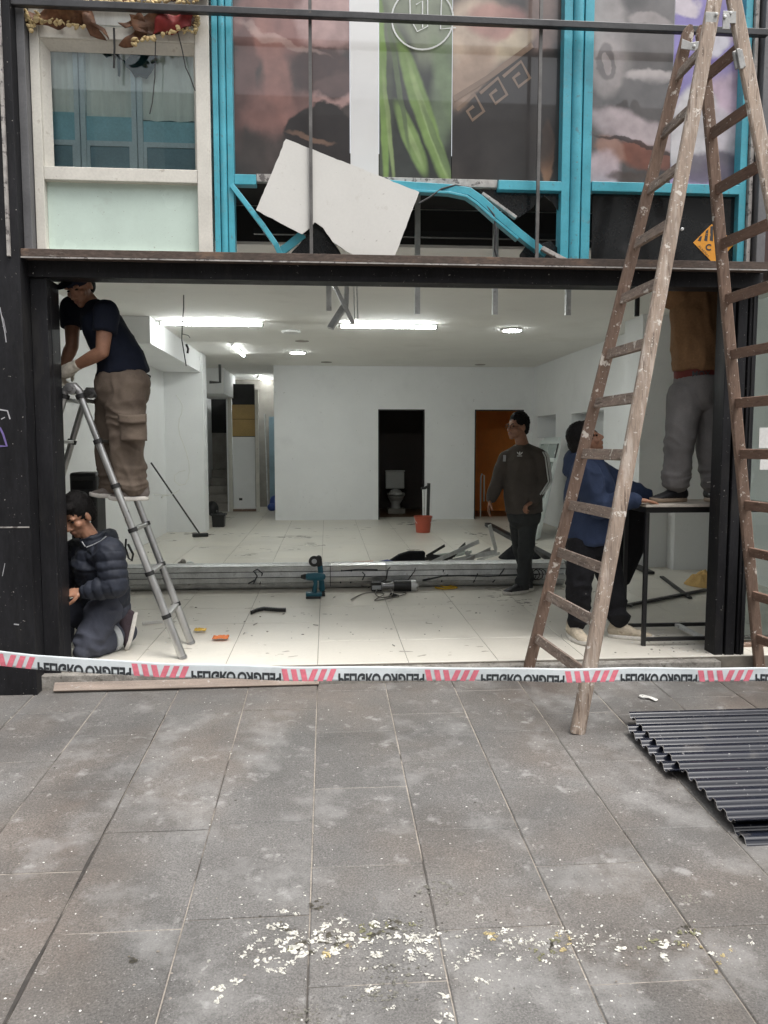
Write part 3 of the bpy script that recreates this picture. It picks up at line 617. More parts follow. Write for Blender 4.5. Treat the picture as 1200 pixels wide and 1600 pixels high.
PM = dict(
 a=soft('poster_brown_pink', (.055,.042,.038), [(430,30,60,50,0,(.34,.17,.15),.8,.2),(510,20,42,56,0,(.56,.38,.36),.9,.35),(382,120,14,120,8,(.17,.09,.08),.8,.2),(430,110,18,90,-14,(.36,.18,.15),.8,.1),(415,170,30,40,0,(.30,.15,.13),.7,.1),
    (500,110,40,30,20,(.12,.06,.055),.8,.2),(520,150,36,24,-32,(.56,.36,.33),.95,.45),(470,175,25,30,0,(.34,.18,.16),.6,.1),(500,215,54,44,0,(.030,.024,.023),1,.6),(505,118,46,34,15,(.07,.038,.034),.9,.45),(485,212,34,5,14,(.28,.17,.12),.7,.2),(390,250,30,40,0,(.05,.04,.036),.8,.1),(440,60,60,5,22,(.62,.45,.40),.5,.1)]),
 b=pmat('poster_white', [(.3,(.66,.66,.65)),(.7,(.74,.74,.73))], 2),
 c=soft('poster_dark_green', (.030,.034,.030), [(650,30,70,60,0,(.30,.34,.24),.8,.2),(700,130,22,90,10,(.22,.29,.18),.8,.1),(640,120,16,80,-14,(.07,.075,.07),.8,.2),(600,150,12,130,0,(.10,.12,.08),.7,.2),(655,240,30,40,0,(.035,.04,.037),.8,.1),(697,130,62,13,74,(.20,.28,.15),.8,.0),(662,176,112,13,70,(.24,.36,.12),1,.35),(669,190,88,4.5,70,(.38,.50,.22),.8,.1),(642,216,54,12,66,(.23,.34,.12),1,.35),(645,222,36,4,66,(.35,.46,.2),.8,.1),(598,140,140,6,88,(.22,.34,.10),1,.3),(607,200,80,3.5,84,(.33,.43,.18),.8,.1),(622,130,90,4,80,(.13,.18,.09),.9,.2),(684,225,60,5,68,(.16,.23,.10),.9,.2)], .009),
 d=soft('poster_brown', (.040,.033,.030), [(740,60,50,55,25,(.58,.46,.36),.95,.2),(775,35,40,22,0,(.44,.22,.19),.8,.2),(800,70,35,14,-35,(.62,.52,.38),.8,.2),(850,30,25,50,0,(.30,.20,.17),.6,.1),(735,120,24,45,35,(.46,.33,.25),.8,.2),(855,240,8,45,0,(.36,.19,.11),.9,.4),(790,215,80,60,0,(.032,.027,.025),.9,.3),(800,150,110,34,-36,(.030,.025,.023),.95,.5)], .03),
 e=soft('poster_grey_pink', (.10,.092,.090), [(950,40,26,70,-20,(.44,.40,.39),.8,.1),(945,105,24,38,-10,(.42,.37,.36),.8,.3),(944,96,13,24,-8,(.16,.14,.14),.8,.5),(944,98,6,15,-8,(.46,.40,.39),.8,.5),(1010,60,36,36,0,(.14,.125,.12),.8,.1),(1018,34,30,8,0,(.42,.37,.36),.7,.3),(1015,120,34,10,0,(.60,.54,.53),.85,.3),(1018,155,44,26,0,(.13,.12,.118),.85,.2),
    (1000,205,75,20,14,(.66,.56,.58),.85,.2),(1010,246,50,16,10,(.25,.10,.07),.9,.3),(952,232,26,14,40,(.42,.25,.20),.8,.3),(940,266,26,26,20,(.66,.53,.56),.9,.2),(1000,228,70,3,12,(.04,.03,.03),.8,.3),(980,274,30,8,0,(.10,.07,.06),.8,.2)], .035),
 f=soft('poster_violet', (.46,.34,.52), [(1095,25,44,40,-20,(.24,.19,.50),1,.3),(1075,100,30,50,0,(.27,.22,.55),1,.3),(1125,110,45,34,20,(.29,.23,.54),1,.3),(1145,160,36,36,0,(.66,.48,.58),.9,.2),(1080,205,36,56,10,(.74,.72,.74),1,.4),(1132,215,28,36,0,(.70,.66,.70),.9,.2),(1066,6,26,12,0,(.74,.66,.70),.9,.3),(1115,70,20,14,0,(.72,.70,.74),.9,.3),(1122,262,50,26,0,(.15,.13,.17),.9,.3)], .05),
)
for v_ in ('green','green2','tanp','pink','redp','rustp','greyd','cream','logo_'):
    c_ = dict(green=(.30,.44,.14), green2=(.20,.27,.16), tanp=(.22,.15,.105), pink=(.60,.36,.34), redp=(.36,.10,.08), rustp=(.30,.15,.09), greyd=(.10,.095,.09), cream=(.52,.46,.42),logo_=(.60,.55,.55))[v_]
    PM[v_] = pmat('print_'+v_, [(.3, tuple(x*.8 for x in c_)), (.7, c_)], 6)
PY = .075
def ppan(px0, px1, pybot, m_, parent, zbot=None):
    xa, xb = at(px0, 200, PY).x, at(px1, 200, PY).x
    return obj('poster_pane', B(xa+.002,xb-.002,PY,PY+.008,zbot if zbot else at(px0,pybot,PY).z,5.0), PM[m_], parent)
pw = thing('poster_window', 'middle upper window covered with dark brown white and green poster prints', 'window', (.45,.05,3.1))
zb1 = Zs1 - .012
for (pa, pb, m_) in ((363,547,'a'),(547,592,'b'),(592,706,'c'),(706,880,'d')): ppan(pa, pb, 272, m_, pw, zb1)
def pr(name, pts, m_, parent, layer=1):
    poly = [at(x, y, PY) for x, y in pts]; y_ = PY-.0016*layer
    mb = MB(); mb.add([V((p.x, y_, p.z)) for p in poly], [tuple(range(len(poly)))]); return obj(name, mb, PM[m_], parent)
# generic leaf streaks, bands and colour fields printed on the panes
for (xa_, ya_) in ((714,172),(750,146),(786,120)):   # angular band of hooked lines
    q = [(0,0),(28,-24),(42,2),(24,16),(16,2),(26,-6)]
    obj('print_shape', stroke([at(xa_+dx, ya_+dy, PY) for dx, dy in q], .020, .0016), PM['tanp'], pw)
pr('print_shape', [(708,150),(760,118),(830,66),(834,74),(764,126),(710,160)], 'tanp', pw)
# ring emblem with two strokes at the top of the green print
ring = [at(660+48*cos(a_*pi/20), 30+48*sin(a_*pi/20), PY) for a_ in range(41)]
o = obj('ring_emblem', stroke(ring, .010, .006), 'logo', pw)
for pts in ([(640,-10),(641,30),(652,50),(668,42),(668,-10)], [(690,-10),(688,46),(712,44)], [(650,8),(660,2),(660,44)]):
    obj('emblem_stroke', stroke([at(x, y, PY) for x, y in pts], .008, .006), 'logo', pw)
obj('sill', B(at(366,280,0).x,at(400,280,0).x,.0,.07,at(380,288,0).z,at(380,272,0).z), 'blue', pw, bevel=.003)
obj('sill', B(at(779,280,0).x,at(878,280,0).x,.0,.07,Zs0,Zs1), 'blue', pw, bevel=.003)
obj('sill_core', B(at(400,280,0).x,at(779,280,0).x,.03,.07,Zs0+.02,Zs1+.01), 'edge', pw, bevel=.003)
# right poster window
pr2 = thing('poster_window', 'right upper window with grey and violet prints over a dark pane', 'window', (2.2,.05,3.1))
zr0, zr1 = at(1040,301,0).z, at(1040,286,0).z
for (pa, pb, m_) in ((924,1049,'e'),(1049,1158,'f')): ppan(pa, pb, 280, m_, pr2, zr1-.01)
obj('sill', B(at(925,290,0).x,at(1157,290,0).x,.0,.07,zr0,zr1), 'blue', pr2, bevel=.003)
obj('dark_pane', B(at(925,350,.05).x,at(1157,350,.05).x,.05,.058,2.585,zr0-.001), 'dglass', pr2)
# orange diamond sticker on the dark pane
stk = thing('diamond_sticker', 'orange and black diamond warning sticker on the dark right pane', 'sticker', at(1112,382,.048))
SY = .0475
def sp(x, y, k=0): p = at(x, y, SY); return V((p.x, SY-.0008*k, p.z))
def poly(name, pts, m_, parent, k):
    mb = MB(); mb.add([sp(x, y, k) for x, y in pts], [tuple(range(len(pts)))]); return obj(name, mb, m_, parent)
poly('diamond', [(1083,379),(1112,350),(1150,379),(1117,414)], 'sticker', stk, 0)
for q in ([(1090,376),(1094,369),(1097,369),(1095,377)], [(1100,376),(1103,361),(1107,358),(1105,377)], [(1109,376),(1110,354),(1114,353),(1114,377)], [(1119,376),(1118,356),(1124,361),(1125,376)], [(1129,376),(1128,365),(1139,374)]):
    poly('black_bar', q, 'ink', stk, 1)
def put(s, size, px, py, k, **kw):
    o_ = sp(px, py, k); return text_mb(s, size, lambda x, y: o_ + V((x, 0, y)), **kw)
obj('letters', put('C', .055, 1102, 391, 2, bold=.002), 'ink', stk); obj('letters', put('CYS', .02, 1102, 368, 3), 'sticker', stk)
o_ = sp(1091,385,2); dv = (sp(1112,409,2)-o_).normalized(); nv_ = V((-dv.z,0,dv.x))*1.0
obj('letters', text_mb('ALARMAS', .020, lambda x, y: o_+dv*x-V((dv.z,0,-dv.x))*0+V((.7,0,.7))*y*1.0, spacing=1.15), 'ink', stk)
# ---- broken lower pane of the middle bay
bp_ = thing('broken_glass', 'jagged remains of the dark lower pane under the right end of the sill', 'broken glass', at(850,350,.05))
obj('shard', MB().prism([at(x, y, .055) for x, y in ((750,297),(876,297),(876,396),(873,330),(862,315),(850,305),(828,328),(806,343),(790,322))], (0,.006,0)), 'dglass', bp_)
obj('shard', MB().prism([at(x, y, .062) for x, y in ((812,398),(830,372),(846,380),(860,376),(876,392),(876,408),(812,408))], (0,.006,0)), 'dglass', bp_)
sh = thing('broken_glass', 'black pointed glass shard standing below the hanging white board', 'broken glass', at(495,380,.0))
obj('shard', MB().prism([at(x, y, .02) for x, y in ((450,407),(456,394),(470,380),(486,356),(497,348),(512,366),(530,392),(536,404),(520,407))], (0,.006,.004)), 'dglass', sh)
# ---- bent turquoise sill and its braces
bs = thing('bent_sill', 'bent turquoise sill strip sagging across the broken gap', 'metal strip', at(700,300,.0))
def bent(pts, Y0, a_, b_, m_, parent, name):
    P = [at(x, y, yy) for x, y, yy in pts]; mb = MB()
    R = []
    for i, p in enumerate(P):
        t = (P[min(i+1,len(P)-1)]-P[max(i-1,0)]).normalized(); n_ = V((0,1,0)).cross(t).normalized()
        R.append([p-n_*a_-V((0,b_,0)), p+n_*a_-V((0,b_,0)), p+n_*a_+V((0,b_,0)), p-n_*a_+V((0,b_,0))])
    mb.rings(R); return obj(name, mb, m_, parent, bevel=.003)
bent([(552,284,.02),(600,289,.02),(650,293,.01),(700,296,-.02),(732,301,-.03),(748,312,-.03),(775,336,-.02),(810,366,.0),(842,391,.01),(852,399,.01)], 0, .024, .03, 'blue', bs, 'strip')
bent([(640,300,.0),(700,303,-.035),(728,309,-.04),(744,320,-.04),(772,345,-.03),(808,375,-.01)], 0, .008, .03, 'blue', bs, 'lip')
bent([(753,303,.03),(785,326,.03),(806,341,.03)], 0, .010, .02, 'edge', bs, 'rail_piece')
bent([(846,388,-.03),(868,400,-.04),(890,411,-.05)], 0, .013, .02, 'edge', bs, 'rail_piece')
br = thing('bent_brace', 'two turquoise braces meeting in a V left of the white board', 'metal strip', at(430,390,.0))
bent([(362,290,.0),(384,318,-.01),(410,352,-.02),(431,382,-.02),(438,398,-.01)], 0, .016, .015, 'blue', br, 'brace')
bent([(434,397,.03),(452,384,.03),(474,366,.02)], 0, .026, .012, 'blue', br, 'brace')
P = [(654,318),(672,308),(690,295),(712,289),(735,293),(757,318),(772,336),(775,360),(773,390),(778,408)]
tag(obj('loose_cable', MB().tube([at(x, y, -.05) for x, y in P], .006, 8), 'tube', smooth=60), 'thin dark cable curving over the bent turquoise sill', 'cable')
# ---- white board hanging askew
wbp = [(447,217),(655,300),(613,411),(573,410),(540,392),(520,378),(505,356),(492,347),(482,358),(472,366),(400,328)]
wj = []
for k in range(len(wbp)):
    (xa, ya), (xb, yb) = wbp[k], wbp[(k+1) % len(wbp)]; m_ = max(1, int(((xb-xa)**2+(yb-ya)**2)**.5/7))
    for q in range(m_): wj.append((xa+(xb-xa)*q/m_+(random.gauss(0,.35) if q else 0), ya+(yb-ya)*q/m_+(random.gauss(0,.35)-(1.2 if random.random() < .06 else 0) if q else 0)))
o = obj('white_board', MB().prism([at(x, y, -.046) for x, y in wj], (0,.014,.002)), 'board')
tag(o, 'white board panel hanging crooked over the broken gap', 'board')
# ---- strips hanging from the void
for px, yb, lab in ((514,486,'short grey strip hanging left of the broken profile'), (652,491,'grey steel strip hanging right of the broken profile'), (773,492,'grey steel strip hanging above the round lit lamp'), (887,493,'dark strip hanging just left of the wooden ladder')):
    p = at(px, yb, .6); o = obj('hanging_strip', MB().box(p.x-.018,p.x-.014,.585,.62,p.z,3.19).box(p.x-.0139,p.x+.018,.585,.589,p.z,3.19), 'galv'); tag(o, lab, 'steel strip', 'strips hanging from the ceiling void')
p = at(995,494,.6); tag(obj('hanging_pipe', MB().tube([(p.x,.6,p.z),(p.x,.6,3.19)], .018, 14), 'blackclean', smooth=50), 'black pipe end hanging behind the wooden ladder', 'pipe')
hb = thing('broken_profile', 'bundle of broken grey profiles dangling in the middle of the opening', 'metal profile', at(545,470,.6))
obj('profile', MB().bar(at(516,513,.55), at(540,475,.62), .022, .012, (1,0,.5)), 'galv', hb); obj('profile', MB().bar(at(520,440,.6), at(552,506,.55), .014, .010, (1,0,0)), 'galv', hb)
obj('profile', MB().bar(at(543,400,.62), at(541,480,.62), .016, .010, (1,0,0)), 'galv', hb); obj('profile', MB().bar(at(552,400,.63), at(554,498,.63), .004, .004, (1,0,0)), 'galv', hb); obj('profile', MB().bar(at(556,400,.63), at(559,498,.63), .004, .004, (1,0,0)), 'galv', hb)
tag(obj('void_rail', B(-.5,2.5,.66,.70,2.90,2.94), 'blackclean'), 'dark rail across the open ceiling void above the lintel', 'rail')
# ---- neighbouring front on the right
nb = thing('neighbour_front', 'pale neighbouring shop glass with taped papers at the right edge', 'shop window', (3.4,.2,0))
obj('glazing', B(2.81,5.5,.30,.306,.02,2.52), 'clear', nb)
obj('bottom_rail', MB().box(2.81,5.5,.24,.36,-.10,.02), 'wood_d', nb); obj('jamb', B(2.806,2.815,.05,.30,-.1,2.52), 'blackclean', nb)
for (xa, ya, xb, yb) in ((1187,668,1206,700), (1188,712,1204,734)):
    a_, b_ = at(xa, ya, .29), at(xb, yb, .29); obj('paper', B(a_.x,b_.x,.290,.292,b_.z,a_.z), 'paper', nb)
tag(obj('maroon_pillar', B(2.803,5.6,-.02,.6,2.56,5.0), 'maroon', bevel=.006), 'dark maroon pillar above the neighbouring glass', 'pillar')
struct(obj('wall_upper_left', B(-9,-3.6,-.02,.4,-.4,5.0), 'crete')); struct(obj('wall_upper_right', B(5.6,10,-.02,.4,-.4,5.0), 'crete'))
# ================================================================== LAMPS
def tube_lamp(p, q, r, lab, lit='lit'):
    d = (q-p).normalized(); o = thing('tube_lamp', lab, 'ceiling lamp', (p+q)/2, 'lamps on the ceiling')
    obj('batten', MB().bar(p+V((0,0,.020)), q+V((0,0,.020)), .022, .010, (0,1,0) if abs(d.x) > .5 else (1,0,0)), 'lampw', o)
    obj('tube', MB().tube([p+d*.03, q-d*.03], r, 12), lit, o, smooth=50); obj('end_cap', MB().tube([p-d*.0, p+d*.03], r*1.15, 12), 'lampw', o, smooth=50); obj('end_cap', MB().tube([q-d*.03, q], r*1.15, 12), 'lampw', o, smooth=50)
LZ = CZ-.032
a_, b_ = atz(250,506,LZ), atz(412,506,LZ); b_.y = a_.y = (a_.y+b_.y)/2
tube_lamp(a_, b_, .022, 'lit white tube lamp on the ceiling at left')
a_, b_ = atz(529,510,LZ), atz(685,510,LZ); b_.y = a_.y = (a_.y+b_.y)/2
tube_lamp(a_, b_, .022, 'lit white tube lamp on the ceiling at centre')
a_, b_ = atz(362,539,LZ), atz(381,556,LZ); tube_lamp(a_, b_, .020, 'short lit tube lamp pointing into the passage', 'lit_dim')
a_, b_ = atz(403,588,LZ), atz(418,596,LZ); tube_lamp(a_, b_, .03, 'small lit lamp over the cupboard at the back', 'lit_dim')
def disc_lamp(px, py, r, lit, lab):
    p = atz(px, py, CZ-.02); o = thing('disc_lamp', lab, 'ceiling lamp', p, 'lamps on the ceiling')
    obj('housing', MB().lathe([(r*.9,.019),(r,.012),(r,-.002),(r*.93,-.006)], p, 28), 'lampw', o, smooth=40)
    obj('diffuser', MB().lathe([(r*.92,-.0065),(r*.9,-.012),(r*.3,-.014),(.004,-.014)], p, 28), 'lit' if lit else 'lampw', o, smooth=40)
disc_lamp(465,551,.125,True,'lit round lamp near the short tube lamp'); disc_lamp(800,516,.125,True,'lit round lamp at right of the centre tube')
disc_lamp(455,519,.125,False,'unlit white disc lamp between the two long tubes')
for px, py, lab in ((750,570,'empty dark lamp hole in the ceiling above the orange doorway'),(510,566,'empty dark lamp hole in the ceiling behind the lit round lamp'),(472,533,'empty dark lamp hole in the ceiling beside the unlit disc lamp')):
    p = atz(px, py, CZ-.004); tag(obj('ceiling_hole', MB().lathe([(.10,.003),(.10,-.003),(.004,-.003)], p, 20), 'stair'), lab, 'lamp hole', 'empty lamp holes')
# ================================================================== PEOPLE
def ax(v, up=V((0,0,1))): return V(v).normalized()
def head_parts(mb, c, f, u, s=1.0):
    f = V(f).normalized(); u = (V(u)-f*V(u).dot(f)).normalized(); r = f.cross(u)
    E = lambda o, a, b, d: mb.ell(c+(r*o[0]+f*o[1]+u*o[2])*s, (r*a*s, f*b*s, u*d*s), 16, 11)
    E((0,-.012,.028), .076, .096, .092); E((0,.020,-.030), .064, .072, .075); E((0,.040,-.068), .050, .050, .042); E((0,.066,-.098), .026, .022, .020)
    mb.loft([c+(f*.082+u*.012)*s, c+(f*.100-u*.022)*s, c+(f*.108-u*.036)*s], [.010*s, .013*s, .014*s], r, 10)
    for k in (-1, 1):
        E((k*.014,.096,-.040), .010, .012, .009); E((k*.078,-.008,-.010), .010, .018, .032); E((k*.034,.072,.022), .026, .014, .011); E((k*.046,.056,-.026), .024, .024, .022)
    E((0,.088,-.064), .026, .012, .007); E((0,.085,-.077), .024, .013, .008)
    return f, u, r
def face_bits(P, c, f, u, r, s=1.0, m_lip='lip', brow=True):
    for k in (-1, 1):
        obj('eye', MB().ell(c+(r*k*.033+f*.076+u*.003)*s, (r*.014*s, f*.010*s, u*.006*s)), 'eye', P, smooth=180)
        if brow: obj('eyebrow', MB().loft([c+(r*k*.016+f*.089+u*.019)*s, c+(r*k*.034+f*.085+u*.025)*s, c+(r*k*.052+f*.070+u*.021)*s], [.004*s]*3, u, 8), 'hair', P, smooth=180)
    obj('lips', MB().ell(c+(f*.0915-u*.066)*s, (r*.023*s, f*.009*s, u*.004*s)).ell(c+(f*.089-u*.075)*s, (r*.020*s, f*.010*s, u*.005*s)), m_lip, P, smooth=180)
def hair_cap(P, c, f, u, r, s=1.0, top=.022, front=.03, back=-.06, side_low=-.005, rough=.006, m='hair'):
    mb = MB()
    mb.ell(c+(-f*.022+u*.044)*s, (r*.083*s, f*.100*s, u*(.082+top)*s), 20, 13)
    mb.ell(c+(-f*.058+u*.0)*s, (r*.074*s, f*.058*s, u*.085*s), 16, 10)
    mb.ell(c+(f*front+u*.088)*s, (r*.066*s, f*.055*s, u*.036*s), 16, 10)
    return blob('hair', mb, .006, m, P, 5, lambda p, n_: rough*noise.noise(p*60)+rough*1.2*noise.noise(V((p.x*120, p.y*120, p.z*30))))
def hand_parts(mb, w, d, n, curl=.35, s=1.0, spread=.0, thumb=1, tk=.5):
    """palm and five fingers; w wrist, d direction, n palm normal (fingers curl towards n)"""
    d = V(d).normalized(); n = (V(n)-d*V(n).dot(d)).normalized(); sd_ = d.cross(n)
    mb.loft([w+d*.005*s, w+d*.045*s, w+d*.085*s], [(.027*s,.017*s),(.038*s,.016*s),(.040*s,.014*s)], sd_, 14)
    for i, (o, l) in enumerate(((-.032,.070),(-.011,.080),(.011,.076),(.032,.060))):
        base = w + d*.086*s + sd_*o*s; a = curl; p = base; pts = [p - d*.02*s, p]
        for seg in (.45, .32, .23):
            dd = d*cos(a) + n*sin(a) + sd_*(o*spread*8); p = p + dd.normalized()*l*seg*s; pts.append(p); a += curl*1.15
        mb.loft(pts, [.0095*s,.0095*s,.009*s,.008*s,.0068*s], sd_, 10)
    b = w + d*.03*s - sd_*thumb*.030*s; a1 = (d*.55 - sd_*thumb*.65 + n*tk).normalized(); a2 = (d*.85 - sd_*thumb*.25 + n*tk).normalized()
    mb.loft([b, b+a1*.038*s, b+a1*.038*s+a2*.034*s, b+a1*.038*s+a2*.056*s], [.014*s,.0115*s,.010*s,.008*s], n, 10)
def folds(amp=.006, f=9.0, st=(1,1,.5), seed=0, extra=None):
    def d(p, n_):
        q = V((p.x*st[0]*f, p.y*st[1]*f, p.z*st[2]*f + seed))
        a = noise.noise(q); b = noise.noise(q*2.3+V((3,1,seed)))
        c_ = noise.noise(V((q.x*.8+q.z*1.3, q.y*.8, q.z*.5-q.x*.9)) + V((seed*1.7, 0, 5)))
        v = amp*(1-2.2*abs(a)) + amp*.45*b + amp*.9*(.5-2*abs(c_))
        if extra: v += extra(p)
        return v
    return d
def bunch(segs, amp=.006):   # irregular creases across a limb, strongest near given points
    def e(p):
        v = 0
        for c, d, rad, fr_ in segs:
            k = (p-c).length
            if k < rad:
                t = p.dot(d); q = (p-d*t)*4.5 + d*(t*fr_/5.2) + V((noise.noise(p*5), 0, noise.noise(p*5+V((7,7,7)))))*.9
                v += amp*1.5*(1-k/rad)*(.75-2.6*abs(noise.noise(q)))
        return v
    return e
def shoe(P, heel, toe, up, m='shoe_k', ms='sole', wd=.045, lace=False, tongue=True):
    heel, toe, up = V(heel), V(toe), V(up).normalized(); d = (toe-heel); L = d.length; d.normalize(); sd_ = d.cross(up).normalized(); up = sd_.cross(d)
    pt = lambda t, h: heel + d*(L*t) + up*h
    mb = MB(); mb.loft([pt(.06,.055), pt(.2,.058), pt(.36,.06), pt(.55,.046), pt(.78,.034), pt(.93,.028)], [(wd*.72,.046),(wd*.8,.050),(wd*.82,.050),(wd*.92,.036),(wd*.95,.026),(wd*.62,.018)], sd_, 16)
    mb.loft([pt(.14,.07), pt(.16,.115)], [(wd*.78,.05),(wd*.80,.052)], sd_, 14)
    o = blob('shoe', mb, .006, m, P, 2, lambda p, n_: .0015*noise.noise(p*70))
    sl = MB(); R = []
    for hgt, ex in ((0,.0),(.004,.004),(.022,.005),(.028,.001)):
        ring = []
        for k in range(26):
            a = 2*pi*k/26; x = cos(a); t = .5+.5*x; ww = wd*(.78+.26*max(0, sin(t*pi*.9)) ) * (abs(sin(a))**.8)*(1 if sin(a) > 0 else -1)
            ring.append(pt(.5+(.53)*x, hgt+(.010*max(0, t-.8)/.2)) + sd_*(ww + ex*sin(a)) + d*ex*cos(a))
        R.append(ring)
    sl.rings(R); obj('sole', sl, ms, o, smooth=50)
    if lace:
        for k in range(4): obj('lace', MB().tube([pt(.40+.07*k,.098-.012*k)+sd_*.022, pt(.405+.07*k,.106-.013*k), pt(.40+.07*k,.098-.012*k)-sd_*.022], .0035, 6), 'sole', o)
    return o
X1 = V((1,0,0)); Y1 = V((0,1,0)); Z1 = V((0,0,1))

# ---------------- man on the aluminium ladder, leaning left
def man_on_ladder():
    Y = .42
    P = thing('person', 'man in navy T-shirt and brown cargo trousers leaning left on the aluminium ladder', 'person', at(195,775,Y), 'workers')
    hipN, hipF = at(197,600,Y-.08), at(186,600,Y+.09); kneeN, kneeF = at(199,690,Y-.09), at(176,690,Y+.10); ankN, ankF = at(205,765,Y-.06), at(180,762,Y+.10)
    pel = at(194,588,Y); wst = at(188,560,Y); chest = at(160,508,Y-.01); nk = at(141,474,Y-.03)
    shN, shF = at(166,487,Y-.17), at(113,482,Y+.14)
    elN, elF = at(160,550,Y-.22), at(113,540,Y+.08); wrN, wrF = at(114,574,Y-.14), at(98,574,Y+.06)
    hc = at(124,447,Y-.09); f = V((-.30,-.72,-.52)); u = V((-.25,-.35,.80))
    b = MB()
    b.loft([pel, wst, chest, (chest+nk)/2], [(.14,.10),(.13,.095),(.15,.10),(.12,.08)], Y1); b.cap(nk, hc-V((0,0,.03)), .058, .055)
    F, U, R = head_parts(b, hc, f, u)
    for a_, e_, w_ in ((shN, elN, wrN), (shF, elF, wrF)):
        b.loft([a_, a_.lerp(e_,.5), e_], [.055,.050,.042], Y1); b.loft([e_, e_.lerp(w_,.3), w_], [.042,.044,.028], Y1)
        b.cap(chest, a_, .08, .055)
    for h_, k_, a_ in ((hipN,kneeN,ankN),(hipF,kneeF,ankF)): b.cap(h_, k_, .075, .055); b.cap(k_, a_, .05, .035)
    hand_parts(b, wrF, (wrF-elF).normalized()+V((-.6,0,0)), (0,-.3,-1), .5)
    body = blob('body', b, .0055, 'skin2', P, 2)
    face_bits(P, hc, F, U, R, brow=False); hair_cap(P, hc, F, U, R, front=-.03, rough=.001)
    # cap
    cp = MB().ell(hc+U*.055-F*.012, (R*.090, F*.108, U*.085)); cpo = obj('cap', cp, 'navy', P, smooth=180); obj('brim', MB().ell(hc+U*.060+F*.105, (R*.072, F*.062-U*.012, U*.007)), 'navy', cpo, smooth=180)
    s_ = MB().loft([pel+V((-.005,0,.015)), wst, (wst+chest)/2, chest, (chest+nk)/2, nk+V((.01,0,0))], [(.188,.168),(.172,.150),(.170,.136),(.178,.132),(.160,.10),(.070,.06)], Y1, 24, (.1,.3))
    for sh_, el_ in ((shN, elN), (shF, elF)):
        e = sh_.lerp(el_, .50); s_.cap(chest.lerp(sh_,.35)+V((0,0,.02)), sh_, .10, .078); s_.tube([sh_+(sh_-e)*.2, sh_, e], [.05,.078,.074], 18)
    blob('t_shirt', s_, .008, 'navy', P, 3, folds(.007, 7, (1,1,.6), 1, bunch([(wst, (wst-chest).normalized(), .2, 75), (elN.lerp(shN,.6), X1, .12, 80), (chest, V((.7,0,.6)), .2, 55)], .011)))
    t_ = MB().loft([pel+V((-.008,0,.0)), (hipN+hipF)/2-V((0,0,.05))], [(.176,.154),(.19,.16)], Y1, 24, (.1,1))
    for h_, k_, a_, sg in ((hipN,kneeN,ankN,1),(hipF,kneeF,ankF,-1)):
        t_.loft([h_, h_.lerp(k_,.5), k_, k_.lerp(a_,.5), a_+V((0,0,.02))], [(.115,.145),(.105,.122),(.092,.108),(.088,.105),(.086,.10)], Y1, 20)
    cr = bunch([(ankN+V((0,0,.06)), Z1, .16, 110), (ankF+V((0,0,.06)), Z1, .16, 110), (kneeN, V((.4,0,.9)), .14, 70), (hipN-V((.06,0,.02)), V((.5,0,.8)), .2, 70), (at(205,655,Y-.1), V((.3,0,.95)), .2, 50)], .020)
    tr = blob('trousers', t_, .008, 'cargo', P, 3, folds(.013, 8, (1,1,.6), 4, cr))
    c0 = at(208,655,Y-.205)
    pk = MB().grid(lambda a, c: V((c0.x+(a-.5)*.17, Y-.205-.035*sin(a*pi)+.006*noise.noise(V((a*5, c*5, 2))), c0.z+.02-.16*c)), 10, 10)
    obj('cargo_pocket', pk, 'cargo', tr, smooth=180, solid=.008)
    fl = MB().grid(lambda a, c: V((c0.x+(a-.5)*.18, Y-.220-.036*sin(a*pi)-.005*c, c0.z+.035-.055*c-.01*sin(a*pi))), 10, 4)
    obj('pocket_flap', fl, 'cargo', tr, smooth=180, solid=.007)
    obj('belt_loop', MB().tube([at(229,585,Y-.03), at(235,588,Y-.03), at(234,592,Y-.03), at(228,590,Y-.03)], .006, 6), 'blackcl', tr)
    g_ = MB(); hand_parts(g_, wrN, (wrN-elN).normalized()*.9+V((-.2,.1,-.3)), (-.3,.4,-.9), .75, 1.22); g_.tube([wrN+(elN-wrN).normalized()*.05, wrN], [.036,.036], 14); g_.loft([wrN, wrN+V((-.06,.02,-.03))], [.040,.046], Y1)
    blob('glove', g_, .006, 'glove', P, 2, lambda p, n_: .003*noise.noise(p*45))
    zs = atz(195,783,at(195,783,Y).z).z
    zt = at(190,781,Y).z
    shoe(P, V((at(229,779,Y-.07).x, Y-.05, zt)), V((at(175,781,Y-.07).x, Y-.12, zt)), Z1, 'shoe_g', 'sole')
    shoe(P, V((at(200,779,Y+.08).x, Y+.10, zt+.004)), V((at(146,773,Y+.08).x, Y+.02, zt+.016)), Z1, 'shoe_g', 'sole', lace=True)
man_on_ladder()

